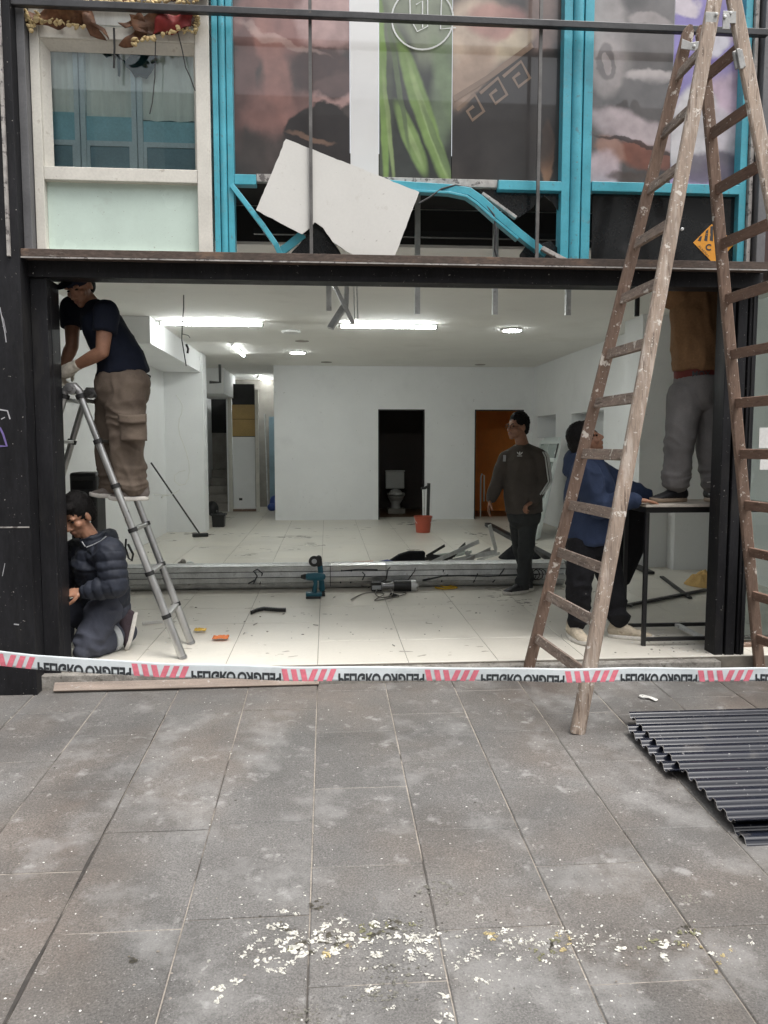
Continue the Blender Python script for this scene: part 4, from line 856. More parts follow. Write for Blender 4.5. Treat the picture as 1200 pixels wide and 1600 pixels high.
# ---------------- kneeling man in the puffer jacket
def kneeling_man():
    Y = .44
    P = thing('person', 'dark haired man in navy puffer jacket kneeling beside the left pillar', 'person', at(160,1020,Y-.1), 'workers')
    pel = at(168,948,Y+.14); wst = at(163,915,Y+.10); chest = at(150,872,Y+.02); nk = at(146,846,Y-.02)
    hc = at(123,806,Y-.06); f = V((-.52,-.68,-.46)); u = V((-.26,-.34,.85))
    shN, elN, wrN = at(172,862,Y-.17), at(178,914,Y-.20), at(132,925,Y-.20)
    shF, elF, wrF = at(118,862,Y+.14), at(100,905,Y+.10), at(88,930,Y-.02)
    hipN, kneeN, ankN = at(163,952,Y-.02), V((at(136,1000,Y-.12).x, Y-.14, .075)), V((at(192,990,Y+.06).x, Y+.14, .10))
    hipF, kneeF, ankF = at(160,952,Y+.20), at(95,960,Y+.10), V((at(98,1010,Y+.15).x, Y+.12, .08))
    b = MB(); b.loft([pel, wst, chest], [(.15,.10),(.14,.10),(.16,.11)], Y1); b.cap(nk, hc-V((.0,0,.03)), .058, .055)
    F, U, R = head_parts(b, hc, f, u, 1.08)
    for a_, e_, w_ in ((shN, elN, wrN), (shF, elF, wrF)): b.cap(chest, a_, .08, .05); b.cap(a_, e_, .05, .042); b.cap(e_, w_, .042, .03)
    for h_, k_, a_ in ((hipN,kneeN,ankN),(hipF,kneeF,ankF)): b.cap(h_, k_, .075, .055); b.cap(k_, a_, .05, .035)
    hand_parts(b, wrN+V((-.005,0,0)), V((-1,.05,-.05)), V((.1,.5,-.85)), .62, 1.05, thumb=-1)
    blob('body', b, .0055, 'skin', P, 2)
    face_bits(P, hc, F, U, R, 1.08); hair_cap(P, hc, F, U, R, 1.08, top=.034, front=.036, rough=.0025)
    obj('earring', MB().ell(hc+(-R*.088-F*.004-U*.044)*1.0, (X1*.005, Y1*.005, Z1*.005)), 'logo', P, smooth=180)
    j = MB().loft([pel+V((.0,-.02,.02)), wst, (wst+chest)/2, chest, nk+V((.01,.02,-.02))], [(.185,.155),(.185,.165),(.190,.170),(.190,.160),(.105,.095)], Y1, 24, (.25,.3))
    seg = []
    for a_, e_, w_ in ((shN, elN, wrN), (shF, elF, wrF)):
        j.cap(chest, a_, .12, .095); j.loft([a_, a_.lerp(e_,.5), e_], [.098,.094,.086], Y1); j.loft([e_, e_.lerp(w_,.5), w_+(e_-w_).normalized()*.015], [.086,.075,.050], Y1)
        seg += [(a_, e_), (e_, w_)]
    j.loft([nk+V((.075,.06,.0)), nk+V((.10,.08,-.07))], [(.11,.075),(.10,.05)], Y1); j.tube([nk+V((.02,0,-.05)), nk+V((-.005,-.01,.045))], [.105,.085], 18)
    axis = (nk-pel).normalized()
    def quilt(p):
        best, s_v = 9, None
        for a_, e_ in seg:
            d = e_-a_; t = max(0, min(1, (p-a_).dot(d)/d.dot(d))); k = (p-(a_+d*t)).length
            if k < best: best, s_v = k, t*d.length
        if best > .115: s_v = (p-pel).dot(axis)
        return .009*(abs(sin(pi*s_v/.062+.5*noise.noise(p*6)))**.6-.6)
    blob('puffer_jacket', j, .007, 'puff', P, 2, folds(.004, 12, (1,1,1), 3, quilt))
    for pts in ([(135,855),(146,851),(158,845),(166,838)], [(133,854),(128,846)]): obj('zip_edge', MB().tube([at(x, y, Y-.155) for x, y in pts], .0035, 6), 'refl', P)
    t_ = MB().loft([pel+V((0,0,.05)), pel], [(.17,.14),(.18,.155)], Y1, 22, (.15,1))
    for h_, k_, a_ in ((hipN,kneeN,ankN),(hipF,kneeF,ankF)):
        t_.loft([h_, h_.lerp(k_,.5), k_], [.115,.108,.085], Y1); t_.loft([k_, k_.lerp(a_,.5), a_], [.085,.088,.075], Y1)
    tr = blob('trousers', t_, .008, 'slatecl', P, 3, folds(.008, 8, (1,1,.8), 2, bunch([(kneeN, (hipN-kneeN).normalized(), .2, 70), (hipN, Z1, .2, 60)], .014)))
    m_ = kneeN.lerp(ankN, .62); d = (ankN-kneeN).normalized()
    rb = MB(); rb.tube([m_-d*.022, m_+d*.022], [.098,.096], 24); obj('reflective_band', rb, 'refl', tr, smooth=60)
    hx = at(203,985,Y+.15)
    shoe(P, V((at(214,958,Y+.12).x, Y+.14, .235)), V((at(207,1008,Y+.12).x, Y+.05, .005)), V((-1,-.25,.25)), 'shoe_p', 'sole', .05)
    shoe(P, V((ankF.x+.06, ankF.y, 0)), V((ankF.x-.20, ankF.y-.05, 0)), Z1, 'shoe_p', 'sole')
kneeling_man()

# ---------------- standing man in the striped dark top
def standing_man():
    Y = 2.36
    P = thing('person', 'man with glasses in charcoal top with three white sleeve stripes standing by the roll', 'person', atz(815,925), 'workers')
    pel = at(819,797,Y); wst = at(817,765,Y); chest = at(816,718,Y); nk = at(817,694,Y)
    hc = at(809,667,Y-.03); f = V((-.88,-.42,.03)); u = V((.0,0,1))
    shN, elN, wrN = at(842,714,Y-.10), at(849,752,Y-.10), at(833,783,Y-.18)
    shF, elF, wrF = at(791,716,Y+.06), at(779,750,Y+.06), at(767,780,Y+.02)
    hipN, kneeN, ankN = at(826,802,Y-.03), at(822,858,Y-.06), V((at(816,910,Y-.02).x, Y-.03, .09))
    hipF, kneeF, ankF = at(811,802,Y+.07), at(813,858,Y+.10), V((at(826,905,Y+.2).x, Y+.22, .10))
    b = MB(); b.loft([pel, wst, chest], [(.15,.10),(.14,.10),(.17,.11)], V((.75,-.65,0))); b.cap(nk+V((0,0,-.02)), hc+V((.012,0,-.04)), .062, .056)
    F, U, R = head_parts(b, hc, f, u, 1.03)
    for a_, e_, w_ in ((shN, elN, wrN), (shF, elF, wrF)): b.cap(chest, a_, .08, .05); b.cap(a_, e_, .048, .04); b.cap(e_, w_, .040, .028)
    for h_, k_, a_ in ((hipN,kneeN,ankN),(hipF,kneeF,ankF)): b.cap(h_, k_, .075, .055); b.cap(k_, a_, .05, .035)
    hand_parts(b, wrN, V((-.75,-.25,-.45)), V((-.5,.1,.8))*-1, .65, 1.05, thumb=1); hand_parts(b, wrF, V((-.22,-.05,-1)), V((.8,-.3,0)), .22, 1.05, thumb=-1)
    blob('body', b, .006, 'skin2', P, 2)
    face_bits(P, hc, F, U, R, 1.03); hair_cap(P, hc, F, U, R, 1.03, top=.022, front=.016, rough=.005)
    gl = MB()
    for k in (-1, 1):
        cc = hc+(R*k*.034+F*.097+U*.002)*1.03; gl.tube([cc+R*(.026*cos(a*pi/8))+U*(.020*sin(a*pi/8)) for a in range(17)], .0016, 6); gl.tube([cc+R*k*.026, hc+(R*k*.082+F*.0+U*.004)], .0016, 6)
    obj('glasses', gl, 'lens', P, smooth=180)
    sdv = V((.70,-.70,0))
    s_ = MB().loft([pel+V((0,0,-.015)), wst, (wst+chest)/2, chest, (chest+nk)/2, nk-V((0,0,.025))], [(.182,.155),(.186,.165),(.188,.155),(.186,.135),(.128,.100),(.080,.078)], sdv, 24, (.12,.1))
    for a_, e_, w_ in ((shN, elN, wrN), (shF, elF, wrF)):
        s_.cap(chest+V((0,0,.06)), a_, .095, .070); s_.cap(nk-V((0,0,.03)), a_, .062, .058); s_.loft([a_-V((0,0,.02)), a_.lerp(e_,.5), e_], [.076,.078,.070], Y1); s_.loft([e_, e_.lerp(w_,.5), w_+(e_-w_).normalized()*.01], [.072,.062,.046], Y1)
    tp_ = blob('long_sleeve_top', s_, .009, 'charc', P, 3, folds(.007, 7, (1,1,.6), 6, bunch([(elN, Z1, .12, 80), (wst, V((.4,0,.8)), .22, 50), (shN, V((.3,0,.9)), .15, 60)], .011)))
    mb = MB()
    for off in (-.030, 0, .030):      # three stripes down the outer sleeve
        pts = []
        for a_, e_, ra, rb_ in ((shN+V((-.01,0,.05)), shN, .075, .094), (shN, elN, .094, .080), (elN, wrN+(elN-wrN).normalized()*.03, .080, .054)):
            for k in range(4 if pts else 5):
                t = (k+(1 if pts and len(pts) > 0 and k >= 0 and pts and False else 0))/4; pts.append((a_.lerp(e_, t), ra+(rb_-ra)*t))
        pp = [c + V((.62,-.78,0)).normalized()*(r_) + V((.78,.62,0)).normalized()*off*.9*(-1) - V((.62,-.78,0)).normalized()*(off*off/.17) for c, r_ in pts]
        q = [];
        for p_ in pp:
            if not q or (p_-q[-1]).length > .004: q.append(p_)
        st_ = stroke(q, .014, .004, V((.62,-.78,0)).normalized()); mb.add(st_.v, st_.f)
    obj('sleeve_stripes', mb, 'logo', tp_, solid=.006)
    lg = at(812,711,Y-.20); lgn = V((-.28,-.96,0)).normalized(); lr = V((.96,-.28,0))
    lm = MB()
    for q in ([(-.004,0),(.004,0),(.006,.022),(0,.034),(-.006,.022)], [(-.006,0),(-.010,.004),(-.024,.018),(-.026,.030),(-.014,.022)], [(.006,0),(.010,.004),(.024,.018),(.026,.030),(.014,.022)], [(-.024,-.012),(.022,-.012),(.022,-.006),(-.024,-.006)]):
        lm.prism([lg+lr*x+Z1*z for x, z in q], lgn*-.03)
    obj('chest_emblem', lm, 'logo', tp_)
    ba = at(788,716,Y-.12); obj('chest_badge', MB().prism([ba+lr*x+Z1*z for x, z in ((-.012,-.03),(.012,-.03),(.014,.028),(-.010,.03))], lgn*-.03), 'refl', tp_)
    t_ = MB().loft([pel+V((0,0,.04)), pel+V((0,0,-.05))], [(.165,.135),(.17,.145)], sdv, 22, (.15,1))
    for h_, k_, a_ in ((hipN,kneeN,ankN),(hipF,kneeF,ankF)): t_.loft([h_, h_.lerp(k_,.5), k_, k_.lerp(a_,.6), a_], [.098,.088,.070,.064,.060], Y1)
    blob('trousers', t_, .009, 'denim', P, 3, folds(.007, 7, (1,1,.6), 9, bunch([(ankN+V((0,0,.05)), Z1, .16, 90), (kneeN, Z1, .15, 60)], .014)))
    shoe(P, V((ankN.x+.06, ankN.y+.03, 0)), V((at(786,926,Y-.1).x, Y-.12, 0)), Z1, 'shoe_k', 'sole', .046); shoe(P, V((ankF.x+.03, ankF.y+.06, 0)), V((ankF.x-.05, ankF.y-.21, 0)), Z1, 'shoe_k', 'sole', .046)
standing_man()

TA = atz(1005,1009); TB = atz(1017,984)
TT = at(1010,792,TA.y).z
# ---------------- man in the blue hoodie, looking up, hand on the table
def hoodie_man():
    Y = .62
    P = thing('person', 'man in blue hoodie and black trousers looking up with his hand on the table', 'person', atz(940,995), 'workers')
    pel = at(925,838,Y); wst = at(922,805,Y); chest = at(921,752,Y); nk = at(919,716,Y)
    hc = at(916,687,Y-.02); f = V((.80,-.18,.42)); u = V((-.46,-.1,.85))
    shN, elN, wrN = at(912,742,Y-.19), at(938,790,Y-.22), at(990,789,TA.y-.01)
    shF, elF, wrF = at(938,738,Y+.16), at(975,765,Y+.20), at(1012,776,Y+.16)
    wrN.z = TT+.052
    hipN, kneeN, ankN = at(910,845,Y-.06), at(905,912,Y-.10), V((at(903,968,Y-.06).x, Y-.06, .11))
    hipF, kneeF, ankF = at(938,845,Y+.08), at(956,912,Y+.02), V((at(966,965,Y-.04).x, Y-.06, .13))
    b = MB(); b.loft([pel, wst, chest], [(.15,.10),(.14,.10),(.17,.11)], Y1); b.cap(nk+V((0,0,-.03)), hc+V((-.01,0,-.04)), .06, .056)
    F, U, R = head_parts(b, hc, f, u)
    for a_, e_, w_ in ((shN, elN, wrN), (shF, elF, wrF)): b.cap(chest, a_, .08, .05); b.cap(a_, e_, .048, .04); b.cap(e_, w_, .040, .030)
    for h_, k_, a_ in ((hipN,kneeN,ankN),(hipF,kneeF,ankF)): b.cap(h_, k_, .075, .055); b.cap(k_, a_, .05, .038)
    hand_parts(b, wrN, V((.97,.16,-.10)), V((0,0,-1)), .10, 1.1, .3, thumb=-1, tk=.10); hand_parts(b, wrF, V((.9,.1,-.15)), V((0,0,-1)), .3)
    blob('body', b, .0055, 'skin', P, 2)
    face_bits(P, hc, F, U, R)
    mb = MB().ell(hc-F*.026+U*.046, (R*.092, F*.108, U*.110)).ell(hc-F*.070-U*.005, (R*.085, F*.070, U*.095)).ell(hc+F*.035+U*.090, (R*.07, F*.06, U*.045))
    blob('hair', mb, .007, 'hair', P, 2, lambda p, n_: .006*noise.noise(p*70))
    s_ = MB().loft([pel+V((0,0,-.025)), wst, (wst+chest)/2, chest, (chest+nk)/2, nk], [(.205,.190),(.205,.190),(.205,.180),(.205,.160),(.175,.13),(.10,.10)], Y1, 24, (.15,.4))
    for a_, e_, w_ in ((shN, elN, wrN), (shF, elF, wrF)):
        s_.cap(chest+V((0,0,.05)), a_, .11, .098); s_.loft([a_, a_.lerp(e_,.5), e_], [.100,.096,.086], Y1); s_.loft([e_, e_.lerp(w_,.5), w_+(e_-w_).normalized()*.01], [.086,.075,.052], Y1)
    s_.loft([nk+V((-.07,.03,.0)), nk+V((-.10,.03,-.09))], [(.14,.075),(.12,.06)], Y1); s_.loft([nk+V((.04,-.05,-.01)), nk+V((.06,-.02,-.05))], [(.06,.05),(.06,.05)], Y1)
    blob('hoodie', s_, .008, 'hoodie', P, 3, folds(.012, 6, (1.4,1,.6), 12, bunch([(elN, (elN-shN).normalized(), .18, 65), (wrN, X1, .13, 90), (shN, V((.5,0,.8)), .2, 50), (pel, Z1, .2, 45)], .016)))
    t_ = MB().loft([pel+V((0,0,.03)), pel+V((0,0,-.06))], [(.17,.14),(.175,.15)], Y1, 22, (.15,1))
    for h_, k_, a_ in ((hipN,kneeN,ankN),(hipF,kneeF,ankF)): t_.loft([h_, h_.lerp(k_,.5), k_, k_.lerp(a_,.6), a_+V((0,0,.03))], [.112,.105,.090,.080,.070], Y1, 18, (.2,1))
    blob('trousers', t_, .008, 'blackcl', P, 3, folds(.009, 7, (1,1,.6), 14, bunch([(ankN+V((0,0,.08)), Z1, .18, 85), (ankF+V((0,0,.08)), Z1, .18, 85), (kneeN, Z1, .16, 60)], .015)))
    shoe(P, V((ankN.x-.03, ankN.y+.10, 0)), V((ankN.x+.0, ankN.y-.22, 0)), Z1, 'shoe_b', 'sole', .052, True); shoe(P, V((ankF.x-.06, ankF.y+.03, 0)), V((ankF.x+.23, ankF.y-.08, 0)), Z1, 'shoe_b', 'sole', .050, True)
hoodie_man()

# ---------------- trestle table and the man standing on it
tbx1 = TA.x+.95
tb = thing('work_table', 'tall black metal frame table behind the right pillar', 'table', ((TA.x+tbx1)/2, (TA.y+TB.y)/2, 0))
yn, yf = TA.y, TA.y+.42
for x_, y_ in ((TA.x,yn),(TA.x+.02,yf),(tbx1,yn),(tbx1,yf)): obj('leg', MB().bar((x_,y_,0), (x_,y_,TT-.042), .014, .014, X1), 'blackclean', tb, bevel=.002)
obj('rail', MB().box(TA.x-.014,tbx1+.014,yn-.014,yn+.014,TT-.041,TT).box(TA.x-.014,tbx1+.014,yf-.014,yf+.014,TT-.041,TT).box(TA.x-.014,TA.x+.014,yn+.0141,yf-.0141,TT-.041,TT).box(tbx1-.014,tbx1+.014,yn+.0141,yf-.0141,TT-.041,TT), 'blackclean', tb)
obj('stretcher', MB().box(TA.x+.0142,tbx1-.0142,yn-.012,yn+.012,.035,.06), 'blackclean', tb); obj('stretcher', MB().box(TA.x+.035,tbx1-.0142,yf-.012,yf+.012,.035,.06), 'blackclean', tb)
obj('stretcher', MB().box(TA.x+.42,TA.x+.46,yn+.013,yf-.013,.036,.058), 'galv', tb)
obj('table_top', B(TA.x-.03,tbx1+.03,yn-.05,yf+.05,TT+.001,TT+.018), 'card', tb, bevel=.003); MT['card']
tb.children[-1].data.materials[0] = mat('dusty_board', (.42,.38,.33), .8, var=.2, vs=10)
def man_on_table():
    Y = yn+.20; z0 = TT+.019
    P = thing('person', 'person in brown hoodie and grey sweatpants standing on the black table', 'person', V((at(1085,780,Y).x, Y, z0)), 'workers')
    xL, xR = at(1056,750,Y).x, at(1116,750,Y).x
    pel = at(1092,598,Y); wst = at(1091,560,Y); chest = at(1089,490,Y); nk = chest+V((0,0,.24)); hc = nk+V((0,-.05,.13))
    hL, hR = at(1070,618,Y), at(1112,618,Y); kL, kR = at(1062,690,Y-.02), at(1113,690,Y-.01); aL, aR = V((xL, Y, z0+.10)), V((xR, Y, z0+.10))
    sL, sR = chest+V((-.19,0,.13)), chest+V((.19,0,.13)); eL, eR = sL+V((-.06,-.16,.20)), sR+V((.06,-.16,.20)); wL, wR = eL+V((.05,-.10,.22)), eR+V((-.05,-.10,.22))
    b = MB(); b.loft([pel, wst, chest, nk], [(.15,.10),(.14,.10),(.17,.11),(.07,.06)], X1); b.cap(nk, hc, .058, .055)
    F, U, R = head_parts(b, hc, V((0,-1,.2)), Z1)
    for a_, e_, w_ in ((sL,eL,wL),(sR,eR,wR)): b.cap(chest+V((0,0,.1)), a_, .08, .05); b.cap(a_, e_, .05, .04); b.cap(e_, w_, .04, .03); hand_parts(b, w_, Z1, V((0,-1,0)), .3)
    for h_, k_, a_ in ((hL,kL,aL),(hR,kR,aR)): b.cap(h_, k_, .075, .055); b.cap(k_, a_, .05, .038)
    blob('body', b, .006, 'skin2', P, 2); face_bits(P, hc, F, U, R); hair_cap(P, hc, F, U, R)
    s_ = MB().loft([at(1090,578,Y), at(1090,574,Y).lerp(wst,.5), wst, (wst+chest)/2, chest, chest+V((0,0,.13)), nk], [(.180,.150),(.190,.168),(.188,.165),(.185,.16),(.19,.15),(.18,.13),(.09,.08)], X1, 24, (.12,1))
    for a_, e_, w_ in ((sL,eL,wL),(sR,eR,wR)): s_.cap(chest+V((0,0,.1)), a_, .10, .095); s_.cap(a_, e_, .095, .08); s_.cap(e_, w_, .08, .05)
    blob('hoodie', s_, .008, 'brownh', P, 3, folds(.011, 6, (1.6,1,.45), 22, bunch([(at(1090,575,Y), Z1, .25, 60)], .004)))
    wb_ = MB().tube([at(1091,596,Y), at(1091,572,Y)], [(.173,.140),(.172,.140)], 28, X1); ob_ = obj('waistband', wb_, 'redband', P, smooth=60)
    bz = at(1060,588,Y).z
    def wrap(x, z): a = (x-.06)/.172; return V((at(1091,588,Y).x+.175*sin(a), Y-.143*cos(a), bz+z))
    obj('waistband_letters', text_mb('MOX', .055, lambda x, y: wrap(x-.05, y-.012), bold=.001), 'ink', ob_)
    t_ = MB().loft([at(1092,590,Y), pel-V((0,0,.02)), pel+V((0,0,-.07))], [(.174,.145),(.178,.152),(.182,.155)], X1, 24, (.1,1))
    for h_, k_, a_ in ((hL,kL,aL),(hR,kR,aR)): t_.loft([h_, h_.lerp(k_,.5), k_, k_.lerp(a_,.6), a_+V((0,0,.07))], [(.118,.13),(.112,.122),(.100,.11),(.094,.10),(.080,.085)], X1, 20)
    for a_ in (aL, aR): t_.loft([a_+V((0,0,.10)), a_+V((0,0,.06))], [(.096,.10),(.090,.095)], X1, 18)
    blob('sweatpants', t_, .008, 'sweat', P, 3, folds(.008, 6, (1,1,.5), 25, bunch([(aL+V((0,0,.08)), Z1, .16, 120), (aR+V((0,0,.08)), Z1, .16, 120), (kL, V((.5,0,.8)), .2, 55), (kR, V((-.4,0,.9)), .2, 55), (pel-V((0,0,.1)), V((.8,0,.5)), .2, 55)], .014)))
    obj('drawstring', MB().tube([aR+V((-.09,-.07,.045)), aR+V((-.03,-.105,.055)), aR+V((.06,-.09,.07))], .004, 6), 'sole', P)
    shoe(P, V((xL+.09, Y+.03, z0)), V((xL-.20, Y-.05, z0)), Z1, 'shoe_k', 'gum', .05, True); shoe(P, V((xR+.0, Y+.10, z0)), V((xR-.02, Y-.18, z0)), Z1, 'shoe_k', 'gum', .05)
man_on_table()
# ================================================================== LADDERS
# ---- big wooden double ladder
wl_ = thing('wooden_ladder', 'tall paint spattered wooden folding ladder standing in front of the opening', 'ladder', pav(902,1148))
nl_t, nl_b = at(1124,-40,-.715), pav(902,1146)
nr_t = at(1139,-40,-.715); q = at(1203,330,-.776); nr_h = at(1143,27,-.72); k_ = (nr_h.z-(-.146))/(nr_h.z-q.z); nr_b = nr_h + (q-nr_h)*k_; nr_b.y = -.92; nr_b.z = pz(-.92)+.002
fl_t, fl_b = at(1078,40,-.41), pav(822,1060); fr_t, fr_b = at(1095,40,-.41), pav(1187,1048)
def rail_mb(t, b, wdt=.036, th=.015, rnd=.6):
    d = (b-t).normalized(); sv = V((1,0,0)); sv = (sv-d*sv.dot(d)).normalized(); n_ = d.cross(sv); R = []
    L = (b-t).length
    for s_, k in ((0,.35),(.02,.75),(.05,1),(L*.25,1),(L*.5,1.03),(L*.75,1.05),(L-.012,1.06),(L,.96)):
        p = t+d*s_; w2 = wdt*k
        R.append([p-sv*w2*.8-n_*th, p+sv*w2*.8-n_*th, p+sv*w2-n_*th*.6, p+sv*w2+n_*th*.6, p+sv*w2*.8+n_*th, p-sv*w2*.8+n_*th, p-sv*w2+n_*th*.6, p-sv*w2-n_*th*.6])
    return MB().rings(R)
obj('rail', rail_mb(fl_t, fl_b, .034), 'wood_d', wl_, smooth=25); obj('rail', rail_mb(fr_t, fr_b, .034), 'wood_d', wl_, smooth=25)
obj('rail', rail_mb(nl_t, nl_b, .038, .017), 'wood_l', wl_, smooth=25); obj('rail', rail_mb(nr_t, nr_b, .038, .017), 'wood_l', wl_, smooth=25)
def t_at_z(a, b, z): return a + (b-a)*((z-a.z)/(b.z-a.z))
ys = [120,210,297,382,468,554,630,709,789,862,930,997]
for (ft, fb, nt_, nb_, m_) in ((fl_t, fl_b, nl_t, nl_b, 'wood_r'), (fr_t, fr_b, nr_t, nr_b, 'wood_rr')):
    for y_ in ys:
        lo, hi = 0.0, 1.0
        for _ in range(30):
            mid = (lo+hi)/2
            if pix(ft.lerp(fb, mid))[1] < y_: lo = mid
            else: hi = mid
        f_ = ft.lerp(fb, lo); n_ = t_at_z(nt_, nb_, f_.z)
        up = (ft-fb).normalized(); dy = (n_-f_).normalized()
        mb = MB().bar(f_+V((0,.018,0)), n_-V((0,.012,0)), .031, .011, up)
        obj('rung', mb, m_, wl_, bevel=.003)
def hinge(c, wd, hgt, yy, holes=2):
    mb = MB().box(c.x-wd, c.x+wd, yy-.003, yy, c.z-hgt, c.z+hgt); return mb
pN = at(1112,28,-.742); obj('hinge_plate', MB().box(pN.x-.035,pN.x+.030,-.744,-.740,pN.z-.035,pN.z+.030), 'zinc', wl_, bevel=.004)
pN2 = at(1139,28,-.742); obj('hinge_plate', MB().box(pN2.x-.036,pN2.x+.036,-.749,-.745,pN2.z-.030,pN2.z+.032).box(pN2.x-.040,pN2.x+.0,-.756,-.7495,pN2.z-.065,pN2.z+.015), 'zinc', wl_, bevel=.006)
for px, py, Y in ((1120,22,-.752),(1133,26,-.762),(1142,20,-.755),(1109,82,-.742),(1085,72,-.438),(985,710,-.83),(1066,358,-.79)):
    p = at(px, py, Y); obj('bolt', MB().lathe([(.0085,.004),(.0085,-.002),(.005,-.005),(.001,-.005)], p, 14, 'y'), 'galv', wl_, smooth=40)
pF = at(1083,70,-.436); obj('hinge_plate', MB().prism([at(x, y, -.434) for x, y in ((1066,60),(1080,66),(1094,64),(1099,72),(1092,80),(1064,76))], (0,.004,0)), 'zinc', wl_, bevel=.002)
pB = [at(x, y, -.762) for x, y in ((1145,80),(1160,76),(1166,104),(1150,108))]
obj('repair_bracket', MB().prism(pB, (0,.012,0)), 'zinc', wl_, bevel=.003); obj('repair_bracket', MB().bar(at(1153,76,-.772), at(1159,108,-.772), .011, .005, X1), 'zinc', wl_, bevel=.003)
# ---- telescopic aluminium ladder
al = thing('aluminium_ladder', 'telescopic aluminium folding ladder carrying the man in the navy T-shirt', 'ladder', atz(285,1030))
nH = at(112,612,.24); fH = V((nH.x, .645, nH.z))
nR, fR = atz(286,1029), atz(299,1006)
dx = nR.x - nH.x
legs = [(nH+V((.055,0,-.03)), nR, 1), (fH+V((.055,0,-.03)), fR, 1), (nH+V((-.045,0,-.03)), V((nH.x-dx*.92, .22, 0)), 0), (fH+V((-.045,0,-.03)), V((fH.x-dx*.92, .66, 0)), 0)]
for i, (t, b, rt) in enumerate(legs):
    L = (b-t).length; d = (b-t)/L; n_ = 6
    sec = MB(); cuts_ = [t + d*L*k/n_ for k in range(n_+1)]
    for k in range(n_):
        r_ = .0215+.0012*k; sec.tube([cuts_[k], cuts_[k+1]], r_, 18)
    lg = obj('leg', sec, 'alu', al, smooth=40)
    for k in range(n_):
        obj('collar', MB().tube([cuts_[k]-d*.014, cuts_[k]+d*.014], .031, 18), 'rubber', lg, smooth=40)
    obj('foot', MB().tube([b-d*.02, b], .030, 18), 'alud', lg, smooth=40)
for (a_, b_) in ((legs[0], legs[1]), (legs[2], legs[3])):
    for k in range(1, 6):
        p, q = a_[0].lerp(a_[1], k/6), b_[0].lerp(b_[1], k/6); obj('rung', MB().bar(p, q, .020, .012, X1), 'alu', al, bevel=.004)
    p, q = a_[0]-V((0,0,.02)), b_[0]-V((0,0,.02)); obj('rung', MB().bar(p, q, .016, .012, X1), 'alu', al, bevel=.004)
for H_ in (nH, fH):
    hh = obj('hinge', MB().tube([H_+V((-.05,0,-.045)), H_+V((-.045,0,.0)), H_+V((-.015,0,.035)), H_+V((.02,0,.035)), H_+V((.05,0,.0)), H_+V((.058,0,-.045))], [.024,.026,.026,.026,.026,.024], 14), 'alud', al, smooth=60)
    obj('hinge_disc', MB().lathe([(.036,.034),(.038,0),(.036,-.030),(.022,-.032),(.018,-.040),(.006,-.041),(.001,-.041)], H_+V((0,0,.018)), 24, 'y'), 'alud', hh, smooth=35)
# ================================================================== TAPE
tape = thing('barrier_tape', 'white and red danger tape stretched low across the whole shop front', 'barrier tape', (0,-1.0,.2))
TPX = [(-60,1021),(0,1028),(57,1034),(150,1041),(250,1047),(400,1051),(600,1053),(800,1054),(1000,1054),(1200,1054),(1300,1054)]
TY = -1.0
TP = [at(x, y, TY) for x, y in TPX]
TP = [V((-3.2,-.15,TP[0].z+.10))] + TP + [V((4.4,-.03,TP[-1].z+.03))]
acc = [0]
for i in range(1, len(TP)): acc.append(acc[-1]+(TP[i]-TP[i-1]).length)
def tp_at(s_):
    s_ = max(0, min(acc[-1]-1e-6, s_))
    for i in range(1, len(TP)):
        if s_ <= acc[i]: return TP[i-1].lerp(TP[i], (s_-acc[i-1])/(acc[i]-acc[i-1]))
def s_of(px):
    lo, hi = acc[1], acc[-2]
    for _ in range(40):
        m_ = (lo+hi)/2
        if pix(tp_at(m_))[0] < px: lo = m_
        else: hi = m_
    return lo
TW = .038
def tp_pt(s_, v, off=0):
    p = tp_at(s_); return V((p.x, p.y-off+.006*sin(s_*5)+.0015*sin(s_*13)+.10*v*noise.noise(V((s_*1.3, 0, 5)))+.0012*noise.noise(V((s_*6, v*30, 3))), p.z+v*(1-.10*max(0, noise.noise(V((s_*1.1, 2, 0)))))+.0025*sin(s_*9)+.005*noise.noise(V((s_*2.2, v*9, 1)))))
n_ = 900
film = MB().grid(lambda u, v: tp_pt(acc[-1]*u, TW*(2*v-1)), n_, 8); obj('film', film, 'tape', tape, smooth=180, solid=.0012)
reds = [(-32,57),(207,297),(441,527),(665,750),(883,968),(1092,1178)]
for (xa, xb) in reds:
    sa, sb = s_of(xa), s_of(xb); W2 = sb-sa; mb = MB()
    for k in range(6):
        s0 = sa + W2*(k/6) + (.008 if k < 3 else .0); wd_ = W2*.10; sl = -.012 if k < 3 else .028
        for r_ in range(3):
            v0, v1 = -TW+.0005+(TW*2-.014)*r_/3, -TW+.0005+(TW*2-.014)*(r_+1)/3
            c0, c1 = -sl+sl*2*r_/3, -sl+sl*2*(r_+1)/3
            if k < 3: c0, c1 = sl*(r_/3)*1.0, sl*((r_+1)/3)
            else: c0, c1 = sl*(r_/3)*.9-.010, sl*((r_+1)/3)*.9-.010
            mb.add([tp_pt(s0+c0, v0, .0020), tp_pt(s0+wd_+c0, v0, .0020), tp_pt(s0+wd_+c1, v1, .0020), tp_pt(s0+c1, v1, .0020)], [(0,1,2,3)])
    obj('red_stripes', mb, 'red', tape)
gaps = [(57,207),(297,441),(527,665),(750,883),(968,1092),(1178,1320)]
